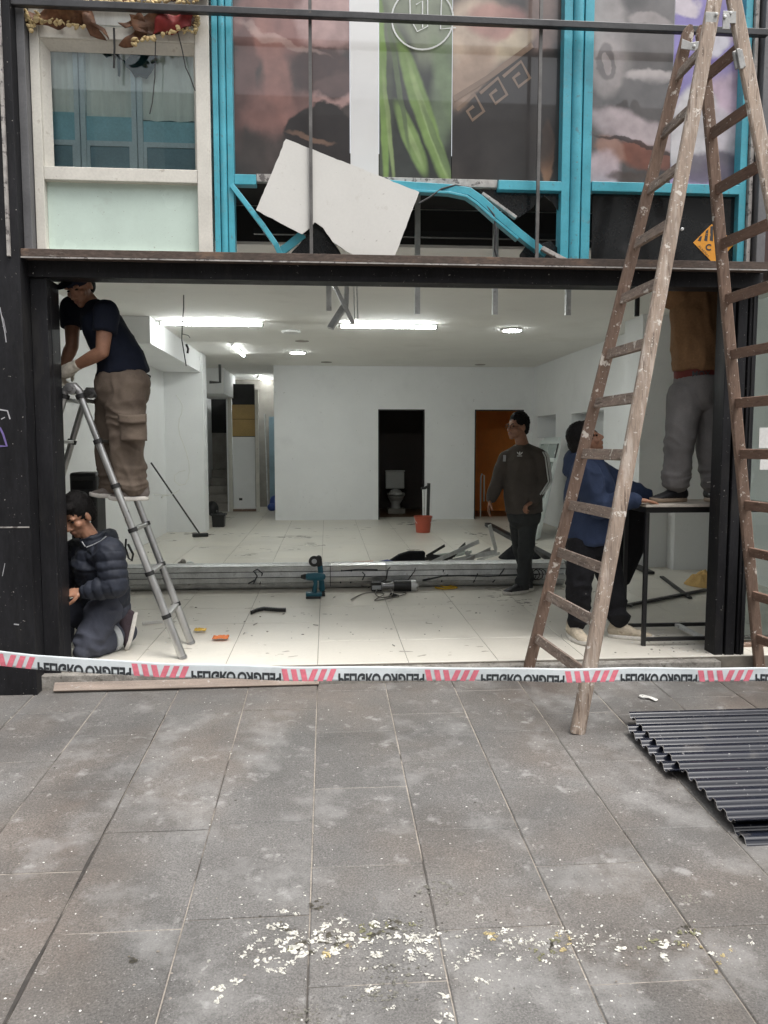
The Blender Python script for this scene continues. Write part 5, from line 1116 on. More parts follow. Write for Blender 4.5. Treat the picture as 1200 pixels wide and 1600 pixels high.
for (xa, xb) in gaps:
    sa, sb = s_of(xa)+.004, s_of(xb)-.004; W2 = (sb-sa)/2
    top = -.002; size = .078
    for half in (0, 1):
        cw_ = [None]
        mb = text_mb('PELIGRO', size, lambda x, y: V((x, 0, y)), italic=.0, bold=.0032, clip=TW+top-.0008)
        wd_ = max(v[0] for v in mb.v)
        sc_ = W2/wd_*.98
        m2 = MB(); vs = []
        for v in mb.v:
            x = v[0]*sc_; s_ = sa + x if half == 0 else sb - x
            s_ += .10*v[2]*(1 if half == 0 else -1)*0
            vs.append(tp_pt(s_, top - v[2], .0022))
        m2.add(vs, mb.f); obj('lettering', m2, 'ink', tape)
# ================================================================== CORRUGATED SHEETS
TRP = ((0,1),(.14,1),(.17,.93),(.36,-.93),(.39,-1),(.69,-1),(.72,-.93),(.91,.93),(.94,1),(1,1))
def corrugated(x0, x1, y0, y1, h, slope, name, lab, pitch=.088, amp=.0125, skew=0):
    n_ = int(round((y0-y1)/pitch*16)); mb = MB()
    def prof(v):
        c = cos(((y0-(y0+(y1-y0)*v))/pitch)*2*pi); return amp*math.tanh(2.2*c)/.9757
    def fn(u, v):
        y_ = y0+(y1-y0)*v; x_ = x0+(x1-x0)*u+skew*v
        return V((x_, y_, pz(y_)+h+prof(v)+slope*v+.002*noise.noise(V((x_*2, y_*3, h*50)))))
    mb.grid(fn, 20, n_)
    o = thing('corrugated_sheet', lab, 'metal sheet', (x0+.5,(y0+y1)/2,pz((y0+y1)/2)), 'stacked corrugated sheets')
    obj('sheet', mb, 'corr', o, smooth=60, solid=.0016).modifiers['solid'].use_rim = False
    e = MB(); rows = [fn(0, j/n_) for j in range(n_+1)]
    e.tube([r_+V((-.0004,0,0)) for r_ in rows], .0017, 4); obj('cut_edge', e, 'corre', o)
    return o
pA = pav(972,1130)
corrugated(1.685, 4.3, -.80, -1.945, .058, .0, 's', 'topmost dark blue corrugated sheet of the stack on the pavement', skew=.0)
corrugated(1.625, 4.2, -.93, -1.46, .038, .0, 's', 'second dark blue corrugated sheet, poking out left beneath the topmost one')
corrugated(1.72, 4.25, -.81, -1.92, .018, 0, 's', 'lowest corrugated sheet lying directly on the slate slabs')
corrugated(1.70, 4.3, -1.89, -2.02, .014, -.004, 's', 'dark blue sheet sticking out at the near edge of the stack')
# ================================================================== THINGS ON THE SHOP FLOOR
# rolled up shutter housing
ra, rbp = atz(192,926), atz(885,917); ry = .5*(ra.y+rbp.y)+.13; RR = .13
rl = thing('shutter_roll', 'long grey aluminium shutter roll lying across the shop floor', 'shutter roll', ((ra.x+rbp.x)/2, ry, 0))
def oct_face(xa, xb, k, n_=14, ins=.004):
    a0, a1 = 2*pi*(k)/n_, 2*pi*(k+1)/n_; q = lambda a, r_: V((0, ry+r_*cos(a), RR+r_*sin(a)))
    g_ = .03; b0, b1 = q(a0+g_, RR), q(a1-g_, RR); mb = MB()
    i0, i1 = q(a0+g_, RR*.9), q(a1-g_, RR*.9)
    vs = [b0, b1, i1, i0]; mb.add([v+V((xa,0,0)) for v in vs]+[v+V((xb,0,0)) for v in vs], [(0,1,2,3),(7,6,5,4),(0,4,5,1),(1,5,6,2),(2,6,7,3),(3,7,4,0)]); return mb
xs_ = at(516,905,ry).x; xs2 = at(602,905,ry).x
obj('core', MB().tube([(ra.x+.02,ry,RR),(rbp.x-.02,ry,RR)], RR*.90, 20), 'blackclean', rl, smooth=50)
for (xa, xb) in ((ra.x, xs_-.003), (xs_+.003, xs2-.002), (xs2+.002, rbp.x)):
    for k in range(14): obj('slat', oct_face(xa, xb, k), 'galv' if xa != xs_+.003 else 'alu', rl, bevel=.002)
mk = MB()
for pts in ([(396,912),(402,900),(396,892),(402,888),(410,896),(406,914)], [(388,912),(400,905)], [(660,906),(690,900),(720,899),(760,900),(840,897)], [(690,910),(693,890)], [(740,912),(746,896)], [(770,912),(784,894),(788,888)], [(700,898),(660,908)],
            [(532,912),(534,890)], [(548,912),(549,890)], [(566,906),(570,898),(566,894)], [(535,892),(560,889),(590,890)]):
    pp = []
    for (x, y) in pts:
        p = at(x, y, ry-RR*.92); v = V((0, p.y-ry, p.z-RR)); v = v.normalized()*(RR+.002); pp.append(V((p.x, ry+v.y, RR+v.z)))
    R_ = MB().tube(pp, .007, 6); mk.add(R_.v, R_.f)
obj('black_scrawl', mk, 'ink', rl)
cmb = MB().tube([at(828+10*cos(t*.7)+t*.6, 897+9*sin(t*.7), ry-RR-.01) for t in range(28)], .005, 6); tag(obj('cable_coil', cmb, 'cabk', smooth=60), 'small black cable coil on the right end of the shutter roll', 'cable')
# drill and grinder
dr = thing('cordless_drill', 'teal and black cordless drill standing on its battery', 'drill', atz(488,936))
p = atz(489,934); sc = (p-CAM).length/1200*1.0
def dp(px, py, dy=0): return at(px, py, p.y+dy)
obj('battery', MB().bar(dp(478,934,0), dp(501,934,0), .05, .020, Y1), 'rubber', dr, bevel=.006); obj('battery_cap', MB().bar(dp(478,928,0), dp(503,928,0), .045, .016, Y1), 'tealp', dr, bevel=.005)
obj('handle', MB().loft([dp(491,924,0), dp(493,912,0), dp(492,903,0)], [(.036,.024),(.030,.02),(.034,.024)], Y1), 'tealp', dr, smooth=60)
obj('motor_body', MB().loft([dp(482,901,0), dp(492,901,0), dp(503,901,0)], [(.040,.036),(.046,.040),(.040,.036)], Y1), 'tealp', dr, smooth=60)
obj('chuck', MB().tube([dp(484,901,0), dp(476,901,0), dp(470,901,0)], [.030,.028,.016], 14), 'rubber', dr, smooth=50)
gr = thing('angle_grinder', 'teal cordless grinder with pale disc standing behind the drill', 'grinder', atz(502,930)+V((0,.06,0)))
obj('battery', MB().bar(dp(495,929,.10), dp(508,928,.10), .045, .026, Y1), 'rubber', gr, bevel=.006)
obj('body', MB().loft([dp(503,920,.10), dp(502,905,.10), dp(500,885,.10)], [.030,.024,.026], Y1), 'tealp', gr, smooth=60); obj('head', MB().loft([dp(499,882,.10), dp(498,872,.09)], [.030,.028], Y1), 'rubber', gr, smooth=60)
gd = dp(491,877,.06); obj('disc', MB().lathe([(.050,.003),(.052,0),(.050,-.003),(.016,-.008),(.001,-.009)], gd, 24, 'y'), 'rubber', gr, smooth=40); obj('flange', MB().lathe([(.024,-.007),(.022,-.013),(.001,-.014)], gd, 20, 'y'), 'refl', gr, smooth=40)
# motor with cable
mo = thing('shutter_motor', 'black and silver motor lying in front of the shutter roll', 'motor', atz(620,926))
mp_ = atz(620,924); mz = .055
a_, b_ = V((atz(580,924).x, mp_.y, mz)), V((atz(658,924).x, mp_.y, mz)); lx = b_.x-a_.x
obj('gearbox', MB().box(a_.x,a_.x+lx*.20,mp_.y-.05,mp_.y+.05,.01,.10), 'rubber', mo, bevel=.006); obj('label_plate', B(a_.x+.005,a_.x+lx*.19,mp_.y-.0525,mp_.y-.0505,.03,.07), 'refl', mo)
obj('housing', MB().tube([(a_.x+lx*.45,mp_.y,mz),(a_.x+lx*.80,mp_.y,mz)], .056, 22), 'rubber', mo, smooth=40)
obj('end_bell', MB().lathe([(.050,0),(.058,.004),(.058,.05),(.05,.056),(.02,.058),(.02,.075),(.001,.075)], (a_.x+lx*.79,mp_.y,mz), 22, 'x'), 'galv', mo, smooth=40)
obj('coupling', MB().tube([(a_.x+lx*.2,mp_.y,mz),(a_.x+lx*.3,mp_.y,mz),(a_.x+lx*.45,mp_.y,mz)], [.035,.028,.04], 16), 'alud', mo, smooth=40)
random.seed(3)
pts = [atz(545+14*t+16*cos(t*2.3), 930+7*sin(t*1.9)+2*t*.2, .008+.006*(t % 2)) for t in range(7)] + [atz(600+14*cos(t*1.3), 926+8*sin(t*1.3), .01+.003*t) for t in range(12)]
P2 = []
for i in range(len(pts)-1):
    for k in range(5):
        t = k/5; a0 = pts[max(i-1,0)]; a1, a2 = pts[i], pts[i+1]; a3 = pts[min(i+2,len(pts)-1)]
        P2.append(.5*((2*a1)+(a2-a0)*t+(2*a0-5*a1+4*a2-a3)*t*t+(3*a1-a0-3*a2+a3)*t**3))
tag(obj('power_cable', MB().tube(P2, .005, 6), mat('grey_cable', (.18,.17,.15), .6), smooth=60), 'tangled grey cable lying by the shutter motor', 'cable')
tag(obj('plug', MB().loft([atz(612,929,.02), atz(622,931,.015)], [.018,.012], Z1), 'rubber', smooth=180), 'small dark plug at the end of the tangled cable', 'plug')
cp_ = [(612,884,ry-.06),(606,890,ry-RR-.01),(604,905,ry-RR-.03),(590,912,ry-RR-.04),(575,918,ry-RR-.06)]
tag(obj('draped_cable', MB().tube([at(*c_) for c_ in cp_], .005, 6).tube([at(650,882,ry-.05),at(648,892,ry-RR-.01),at(636,908,ry-RR-.03),at(622,914,ry-RR-.05)], .005, 6), 'cabk', smooth=60), 'black cable draped over the roll above the motor', 'cable')
yp = thing('yellow_pliers', 'yellow handled tool lying right of the shutter motor', 'hand tool', atz(692,918))
for pts in ([(682,914),(690,912),(706,916),(712,917)], [(680,918),(692,920),(708,919),(714,918)], [(684,914),(695,917),(706,918)]): obj('handle', MB().tube([atz(x, y, .012) for x, y in pts], .009, 8), 'yel', yp, smooth=60)
og = thing('orange_tube', 'orange tube lying behind the shutter roll', 'tube', atz(566,884)); obj('tube', MB().tube([at(551,882,ry+.17), at(583,881,ry+.19)], .032, 14), 'orng', og, smooth=50)
def heap(name, lab, cat, pts, m_, seed, h=.10, Y0=None, amp=.02):
    """crumpled cloth: a draped sheet over a low mound"""
    c = atz(*pts[0]); rx, ryy = pts[1]
    def fn(u, v):
        a = u*2*pi; r_ = v; x = c.x+rx*r_*cos(a)*(1+.18*noise.noise(V((cos(a)*1.5, sin(a)*1.5, seed)))); y = c.y+ryy*r_*sin(a)*(1+.18*noise.noise(V((cos(a), sin(a), seed+9))))
        z = h*(1-r_**1.6)*(1+.35*noise.noise(V((x*7, y*7, seed)))) + amp*(1-abs(2*noise.noise(V((x*12, y*12, seed*2)))))*(1-r_*r_)
        return V((x, y, max(.004, z+.004)))
    return tag(obj(name, MB().grid(fn, 48, 14), m_, smooth=180, fixn=True), lab, cat)
bc = thing('tool_bag', 'black and blue cloth bag slumped behind the shutter roll', 'bag', atz(625,878)+V((0,.2,0)))
yb_ = ry+.25
def bagside(poly_, dy, m_, nm):
    obj(nm, MB().prism([at(x, y, yb_+dy) for x, y in poly_], (0,.10,0)), m_, bc, bevel=.02, smooth=60)
bagside([(598,886),(610,876),(624,867),(640,862),(665,862),(664,886)], .05, 'blackcl', 'flap'); bagside([(584,888),(592,879),(606,876),(622,879),(648,884),(648,888)], 0, 'blcl', 'body')
MT['pfr'] = mat('frosted_panel', (.30,.36,.34), .25, var=.1, vs=2, coat=.4); MT['wfr'] = mat('white_aluminium', (.55,.60,.58), .4, var=.06)
# scrap profiles
sp_ = thing('profile_scrap', 'pile of cut galvanised profiles behind the shutter roll', 'metal scrap', atz(720,872))
for (a_, b_, m_) in (((673,880,.02),(748,846,.16),'galv'), ((690,884,.02),(727,850,.12),'blackclean'), ((700,878,.03),(776,862,.14),'galv'), ((720,880,.02),(766,858,.10),'alud'), ((668,868,.02),(704,874,.12),'blackclean'), ((742,882,.02),(728,862,.10),'galv'), ((700,882,.03),(740,876,.05),'alu'), ((765,820,.05),(775,860,.10),'galv')):
    p1 = at(a_[0], a_[1], ry+.30+random.uniform(0,.3)); p2 = at(b_[0], b_[1], ry+.55+random.uniform(0,.3)); p1.z = max(.02, p1.z); p2.z = max(.02, p2.z)
    obj('profile', MB().bar(p1, p2, .024, .003, V((.3,.1,1))).bar(p1+V((0,.02,-.012)), p2+V((0,.02,-.012)), .003, .02, V((.3,.1,1))), m_, sp_)
random.seed(21)
for k in range(11):
    x0_ = random.uniform(668,770); ln_ = random.uniform(.15,.5); an = random.uniform(-.9,.9); c_ = atz(x0_, random.uniform(866,884)); c_.y = max(c_.y, ry+.2); dz = random.uniform(.0,.12)
    obj('profile', MB().bar(c_+V((-ln_/2*cos(an), -ln_/2*sin(an), .015)), c_+V((ln_/2*cos(an), ln_/2*sin(an), .02+dz)), .018, .003, Z1), random.choice(['galv','alud','wfr','blackclean']), sp_)
heap('black_cloth', 'black cloth heap behind the shutter roll beside the standing man', 'cloth', ((810,872),(.28,.22)), 'blackcl', 5, .17)
# long black profile on the floor, leaning frames
tag(obj('floor_profile', MB().bar(atz(762,822)+V((0,0,.03)), atz(905,900)+V((0,0,.03)), .055, .03, V((1,0,0))), 'blackclean', bevel=.004), 'long black profile lying along the right of the floor', 'metal profile')
tag(obj('floor_rail', MB().bar(atz(966,873)+V((0,0,.02)), atz(1016,898)+V((0,0,.02)), .05, .015, V((1,0,0))), 'blackclean', bevel=.004), 'short dark rail on the floor behind the table', 'metal profile')
lf = thing('leaning_frames', 'glazed white aluminium frames leaning against the right wall', 'window frames', atz(870,838))
def leanframe(pbl, ptl, ptr, pbr, m_, gl=True):
    bl, tl_, tr_, br_ = pbl, ptl, ptr, pbr; n_ = (br_-bl).cross(tl_-bl).normalized()
    fo = MB()
    for a_, b_ in ((bl, tl_), (tl_, tr_), (tr_, br_), (br_, bl)): fo.bar(a_, b_, .030, .018, n_.cross((b_-a_)))
    fo.bar(bl.lerp(tl_,.48), br_.lerp(tr_,.48), .04, .018, n_.cross(br_-bl))
    o = obj('frame', fo, m_, lf, bevel=.003)
    if gl: mb = MB(); mb.prism([bl, tl_, tr_, br_], n_*.004); obj('glass_panel', mb, 'pfr', o)
q0 = atz(838,838); 
leanframe(V((3.30,6.9,.02)), V((3.62,6.9,1.52)), V((3.62,7.7,1.52)), V((3.30,7.7,.02)), 'wfr')
leanframe(V((3.20,6.5,.02)), V((3.50,6.5,1.47)), V((3.50,7.5,1.47)), V((3.20,7.5,.02)), 'wfr')
obj('gasket', MB().bar(V((3.17,6.47,.02)), V((3.47,6.47,1.45)), .010, .008, Y1), 'rubber', lf)
leanframe(V((3.12,6.35,.02)), V((3.40,6.35,1.2)), V((3.40,6.9,1.2)), V((3.12,6.9,.02)), 'wfr', False)
# broom, buckets, pipes
bro = thing('broom', 'dark broom leaning against the left wall', 'broom', atz(316,836))
hb_ = atz(312,834,.05); ht = at(236,724, hb_.y-.5)
ht = atx(236,723,-2.58); obj('handle', MB().tube([hb_, ht], .013, 8), 'cabk', bro, smooth=60); obj('head', MB().bar(hb_+V((-.10,-.05,-.02)), hb_+V((.12,.05,-.02)), .035, .028, Y1), 'rubber', bro, bevel=.008)
def bucket(name, lab, c, r0, r1, h, m_):
    o = thing(name, lab, 'bucket', c); mb = MB().lathe([(r0*.9,.0),(r0,.004),(r1,h),(r1*1.06,h),(r1*1.06,h-.02),(r1*1.02,h-.02),(r1*1.02,h-.004),(r1*.96,h-.004),(r0*.94,.02),(.002,.02)], c, 26)
    obj('shell', mb, m_, o, smooth=40); obj('bail', MB().tube([c+V((r1*1.02*cos(a*pi/10), -.02-.9*r1*sin(a*pi/10)*.6, h-.02-.5*h*sin(a*pi/10))) for a in range(11)], .004, 6), 'galv', o, smooth=60); return o
bucket('red_bucket', 'red orange plastic bucket standing before the toilet doorway', atz(661,832), .115, .145, .27, 'redbk')
bt = thing('dark_tub', 'small square black tub by the left wall pier', 'tub', atz(342,824)); c_ = atz(342,823)
obj('shell', MB().rings([[c_+V((x*.11*s_,y*.10*s_,z)) for x, y in ((-1,-1),(1,-1),(1,1),(-1,1))] for s_, z in ((.9,0),(1,.20),(1.18,.20),(1.18,.23),(1.0,.23),(.85,.03))]), 'rubber', bt, bevel=.006)
obj('contents', MB().ell(c_+V((-.02,0,.23)), (X1*.03, Y1*.03, Z1*.06)).ell(c_+V((.03,0,.21)), (X1*.06, Y1*.06, Z1*.05)), 'cabk', bt, smooth=180)
tag(obj('dark_bag', MB().ell(atz(328,806)+V((0,.3,.11)), (X1*.14, Y1*.16, Z1*.17)), 'rubber', smooth=180), 'dark bag half hidden behind the left wall pier', 'bag')
pp_ = thing('standing_pipes', 'dark upright pipes with pale stripes standing behind the red bucket', 'pipes', atz(668,828)+V((0,.1,0)))
c_ = atz(668,828); obj('pipe', MB().tube([c_+V((.02,.16,0)), c_+V((.04,.17,.78))], .028, 12), 'cabk', pp_, smooth=50); obj('pipe', MB().tube([c_+V((-.05,.10,.0)), c_+V((-.06,.10,.68))], .022, 12), 'galv', pp_, smooth=50); obj('elbow', MB().tube([c_+V((-.10,.08,.70)), c_+V((-.04,.1,.70)), c_+V((.03,.15,.73))], .024, 10), 'cabk', pp_, smooth=50)
# toilet
to = thing('toilet', 'white toilet in the dark doorway of the back wall', 'toilet', (1.4,11.2,0)); tc = V((at(618,790,11.2).x, 11.2, 0))
obj('pedestal', MB().loft([tc+V((0,0,.03)), tc+V((0,0,.2)), tc+V((0,-.04,.34))], [(.12,.16),(.10,.14),(.17,.21)], X1), 'cer', to, smooth=180)
obj('bowl', MB().tube([tc+V((0,-.08,.30)), tc+V((0,-.10,.40))], [(.13,.17),(.19,.25)], 24, X1), 'cer', to, smooth=50); obj('seat', MB().tube([tc+V((0,-.10,.405)), tc+V((0,-.10,.43))], [(.195,.255),(.19,.25)], 24, X1), 'cer', to, smooth=50)
obj('cistern', MB().box(tc.x-.20,tc.x+.20,11.32,11.50,.50,.86), 'cer', to, bevel=.02); obj('cistern_lid', MB().box(tc.x-.21,tc.x+.21,11.305,11.51,.862,.895), 'cer', to, bevel=.008); obj('base_block', B(tc.x-.18,tc.x+.18,10.95,11.3,0,.1), 'stair', to, bevel=.005)
tag(obj('grab_pipe', MB().tube([(3.05,10.2,.0),(3.05,10.2,.78),(3.08,10.25,.85),(3.14,10.3,.82),(3.14,10.3,.3)], .014, 8), 'wfr', smooth=60), 'pale bent pipe in the orange room doorway', 'pipe')
# cables on the left
c_ = [(287,446),(287,480),(285,505),(284,530),(289,560),(291,572)]
tag(obj('ceiling_wire', MB().tube([at(x, y, 3.0) for x, y in c_], .006, 6).tube([at(x, y, 3.0) for x, y in ((285,522),(294,524),(297,528))], .003, 6).tube([at(x, y, 3.0) for x, y in ((291,538),(294,545),(293,552))], .012, 6), 'cabk', smooth=60), 'dark wire hanging from the ceiling left of the tubes', 'wire')
c_ = [(275,617),(281,625),(285,634),(284,645),(280,655),(279,668),(281,680),(286,692),(291,706),(295,722),(296,735),(294,748),(289,757),(280,758),(273,752),(273,743),(280,737),(290,735)]
tag(obj('white_cable', MB().tube([atx(x, y, -2.56) if False else at(x, y, 6.6) for x, y in c_], .006, 6), 'cabw', smooth=60), 'white cable dangling in a loop before the left wall', 'cable')
tag(obj('cable_end', MB().tube([at(x, y, 6.4) for x, y in ((281,765),(272,771),(262,774),(250,773),(240,773))], .006, 6).tube([at(x, y, 6.38) for x, y in ((264,774),(256,774),(252,778))], .014, 6), 'cabw', smooth=60), 'short white cable end by the broom handle', 'cable')
tag(obj('black_wall_pipe', MB().tube([(-2.0,8.6,2.50),(-1.82,8.6,2.50),(-1.82,8.6,2.80)], .025, 8), 'cabk', smooth=50), 'bent black pipe under the ceiling by the passage', 'pipe')
# dark case behind the kneeling man, hanging strap
dc = thing('tool_case', 'dark ribbed tool case standing behind the kneeling man', 'case', (-1.75,1.3,.6)); pc = at(136,770,1.2)
dcb = MB().box(pc.x-.10,pc.x+.10,1.1,1.35,0,pc.z+.16); obj('case_body', dcb, 'rubber', dc, bevel=.02)
for k in range(5): obj('rib', B(pc.x-.085,pc.x+.103,1.085,1.099,pc.z+.10-.10*k,pc.z+.135-.10*k), 'cabk', dc, bevel=.006)
tag(obj('strap', MB().tube([at(x, y, .62) for x, y in ((197,842),(196,856),(201,872),(206,876),(208,866),(200,850))], .008, 6), 'rubber', smooth=60), 'black strap hanging on the aluminium ladder', 'strap')
# yellow cloth, crossed bars, debris
heap('yellow_cloth', 'crumpled yellow cloth on the floor by the right pillar', 'cloth', ((1102,914),(.22,.20)), 'tan', 8, .09, amp=.075)
tag(obj('pry_bar', MB().bar(atz(978,946,.02), atz(1102,922,.02), .020, .012, Y1).bar(atz(975,944,.03), atz(988,947,.02), .03, .010, Y1), 'blackclean', bevel=.003), 'black iron bar lying under the table towards the yellow cloth', 'iron bar')
tag(obj('iron_flat', MB().bar(atz(1034,901,.012), atz(1078,934,.012), .022, .008, X1), 'blackclean', bevel=.003), 'short dark iron strip crossing under the black bar', 'iron bar')
tag(obj('black_jacket', MB().loft([at(990,800,.80), at(988,850,.86), at(975,905,.92)], [(.09,.06),(.11,.08),(.05,.06)], X1), 'blackcl', smooth=180), 'black cloth hanging from the left end of the table', 'cloth')
cm = thing('drag_chain', 'short black plastic drag chain lying on the pale tiles', 'cable chain', atz(420,955))
pts = [(393,957),(402,953),(412,951),(424,952),(436,953),(448,953)]
for k in range(22):
    t = k/22*(len(pts)-1); i = int(t); f_ = t-i; x = pts[i][0]*(1-f_)+pts[i+1][0]*f_; y = pts[i][1]*(1-f_)+pts[i+1][1]*f_; p = atz(x, y, .015)
    obj('link', MB().box(p.x-.008,p.x+.008,p.y-.018,p.y+.018,.002,.03), 'rubber', cm, bevel=.002)
for i, (px, py, lab) in enumerate(((313,988,'small crumpled orange wrapper nearest the aluminium ladder'), (345,1000,'larger crumpled orange wrapper on the pale tiles'))):
    c_ = atz(px, py, 0); s_ = .045+.012*i
    mb = MB().grid(lambda u, v: V((c_.x+s_*(u-.5)*2, c_.y+s_*(v-.5)*1.6, .012+.022*abs(noise.noise(V((u*4+i*7, v*4, 1))))+.006)), 9, 8)
    tag(obj('orange_wrapper', mb, 'orng' if i else 'yel', smooth=180, solid=.002), lab, 'wrapper', 'orange wrappers on the floor')
tag(obj('white_offcut', MB().bar(atz(222,974,.012), atz(254,971,.012), .012, .010, Y1), 'board'), 'white plastic strip lying behind the aluminium ladder feet', 'offcut')
gk = thing('work_gloves', 'two crumpled grey gloves on the floor behind the shutter roll', 'gloves', atz(287,882)); obj('glove', MB().ell(at(283,882,ry+.3), (X1*.04, Y1*.05, Z1*.035)).ell(at(286,879,ry+.3), (X1*.03, Y1*.04, Z1*.04)), 'stair', gk, smooth=180); obj('glove', MB().ell(at(297,882,ry+.34), (X1*.045, Y1*.04, Z1*.035)), 'galv', gk, smooth=180)
wbn = thing('white_scrap', 'white bone shaped plastic scrap on the slate slabs', 'scrap', pav(1015,1092)); a_, b_ = pav(1005,1090)+V((0,0,.008)), pav(1026,1096)+V((0,0,.008))
obj('strip', MB().loft([a_, a_.lerp(b_,.5)+V((0,0,.006)), b_], [(.020,.004),(.012,.004),(.016,.004)], Y1), 'board', wbn, smooth=180); obj('loop', MB().lathe([(.024,.0),(.026,.006),(.024,.010),(.012,.010),(.012,0)], a_-V((0,0,.006)), 16), 'board', wbn, smooth=40)
# crumbs of rubble on floor and step
random.seed(11)
def crumbs(name, fn, n_, r0, r1, m_, mn=0):
    mb = MB()
    for _ in range(n_):
        c = fn(); r_ = random.uniform(r0, r1)**1.0; a = random.uniform(0, pi); fl_ = random.uniform(.25,.7); el = random.uniform(.5,1.6)
        ring = [V((c.x+r_*el*cos(a+k*pi*2/5)*random.uniform(.7,1.2), c.y+r_*sin(a+k*pi*2/5)*random.uniform(.7,1.2), c.z)) for k in range(5)]
        mb.rings([ring, [c+(p_-c)*.6+V((0,0,r_*fl_)) for p_ in ring]])
    return stuff(obj(name, mb, m_))
def onfloor(x0,x1,y0,y1): return lambda: atz(random.uniform(x0,x1), random.uniform(y0,y1), .001)
crumbs('dark_rubble', lambda: onfloor(*random.choice([(210,420,930,1000),(830,1110,940,1020),(640,860,930,960),(430,700,940,1000),(1000,1120,1000,1024)]))(), 130, .003, .010, 'stair')
crumbs('pale_rubble', lambda: onfloor(*random.choice([(210,420,930,1020),(1040,1130,1005,1026),(900,1110,930,1010)]))(), 90, .002, .008, 'wall')
crumbs('step_rubble', lambda: V((random.uniform(-1.7,2.6), random.uniform(-.05,.06), -.009)), 220, .002, .008, 'crete')
def onpav(x0,x1,y0,y1): return lambda: pav(random.uniform(x0,x1), random.uniform(y0,y1))+V((0,0,.001))
crumbs('pavement_grit', onpav(-50,1250,1070,1620), 420, .0012, .004, 'board')
crumbs('pavement_chips', onpav(-50,1250,1070,1620), 200, .0015, .005, 'mortar')
# smudges of dirt on tiles: flat marks
def splat(mb, c, r_, seed, el=1.0, rot=0, zf=lambda x, y: 0, th=.0025, n_=18):
    ring = []; ring2 = []
    for k in range(n_):
        a = 2*pi*k/n_; q = r_*(1+.75*noise.noise(V((cos(a)*1.9, sin(a)*1.9, seed)))+.45*noise.noise(V((cos(a)*5, sin(a)*5, seed+4))))
        q = max(q, r_*.12); x, y = q*cos(a)*el, q*sin(a); xr, yr = x*cos(rot)-y*sin(rot), x*sin(rot)+y*cos(rot)
        ring.append(V((c.x+xr, c.y+yr, zf(c.x+xr, c.y+yr)+.0008))); ring2.append(V((c.x+xr*.72, c.y+yr*.72, zf(c.x+xr*.72, c.y+yr*.72)+th)))
    mb.rings([ring, ring2])
MT['soot'] = mat('soot_smear', (.085,.072,.06), .8, var=.3, vs=8)
sm = MB()
for (px, py, r_, el) in ((300,835,.20,2.4),(470,838,.14,2.6),(640,818,.20,2.0),(745,835,.14,1.6),(560,826,.06,5),(505,840,.05,9),(420,952,.04,2),(800,936,.05,4),(820,940,.05,3),(830,945,.03,3),(362,834,.05,4),(497,960,.03,4),(420,858,.04,6),(1080,870,.08,6)):
    for k in range(7):
        c = atz(px+random.gauss(0,10)*el*.6, py+random.gauss(0,1.6)); splat(sm, c, r_*random.uniform(.10,.28), random.uniform(0,99), el*.7, random.uniform(-.3,.3), th=.0014)
stuff(obj('floor_smears', sm, 'soot'))
# bird droppings on the slabs
zf = lambda x, y: pz(y)+.0015
def cluster(boxes, n_, r0, r1):
    mb = MB()
    for _ in range(n_):
        x0, y0, x1, y1 = random.choice(boxes); c = pav(random.gauss((x0+x1)/2, (x1-x0)/4), random.gauss((y0+y1)/2, (y1-y0)/4))
        big = random.random() < .25
        splat(mb, c, random.uniform(r0, r1)*(1.9 if big else 1), random.uniform(0,99), random.uniform(.8,2.0), random.uniform(-.8,.8), zf, random.uniform(.002,.005))
        for _ in range(random.randint(0,3)):
            cc = c+V((random.gauss(0,.022), random.gauss(0,.018), 0)); splat(mb, cc, random.uniform(.0015,.0045), random.uniform(0,99), random.uniform(.7,2.4), random.uniform(-1,1), zf, .0018, 9)
    return mb
L1 = [(370,1440,480,1520),(440,1440,580,1500),(390,1450,560,1500),(420,1430,590,1490),(560,1470,660,1520),(620,1455,700,1500)]
L2 = [(680,1460,790,1540),(790,1450,880,1500),(850,1455,960,1500),(880,1440,1060,1490),(980,1440,1160,1500),(720,1430,830,1500)]
def ragged(mb, c, r_, seed, zf, th):       # a squashed lump broken into many tiny flecks
    for _ in range(random.randint(5, 11)):
        cc = c+V((random.gauss(0, r_*.75), random.gauss(0, r_*.6), 0)); splat(mb, cc, r_*random.uniform(.12,.42), random.uniform(0,99), random.uniform(.6,2.6), random.uniform(-1.2,1.2), zf, th, 9)
def field(boxes, n_, r0, r1):
    mb = MB()
    for _ in range(n_):
        x0, y0, x1, y1 = random.choice(boxes); c = pav(random.gauss((x0+x1)/2, (x1-x0)/3.6), random.gauss((y0+y1)/2, (y1-y0)/3.4))
        ragged(mb, c, random.uniform(r0, r1)*(1.7 if random.random() < .15 else 1), 0, zf, random.uniform(.0015,.0045))
    return mb
def crumb_field(boxes, n_, r0, r1):
    mb = MB()
    for _ in range(n_):
        x0, y0, x1, y1 = random.choice(boxes); c = pav(random.gauss((x0+x1)/2, (x1-x0)/2.8), random.gauss((y0+y1)/2, (y1-y0)/2.4))
        splat(mb, c, random.uniform(r0, r1), random.uniform(0,99), random.uniform(.6,2.4), random.uniform(-1,1), zf, .0014, 7)
    return mb
MT['damp'] = mat('damp_stain', (.135,.124,.098), .8, var=.3, vs=14, fine=.3, fs=90)
MT['pollen'] = mat('dusty_smear', (.30,.29,.25), .9, var=.3, vs=14, fine=.3, fs=90)
dm = MB(); ps_ = MB()
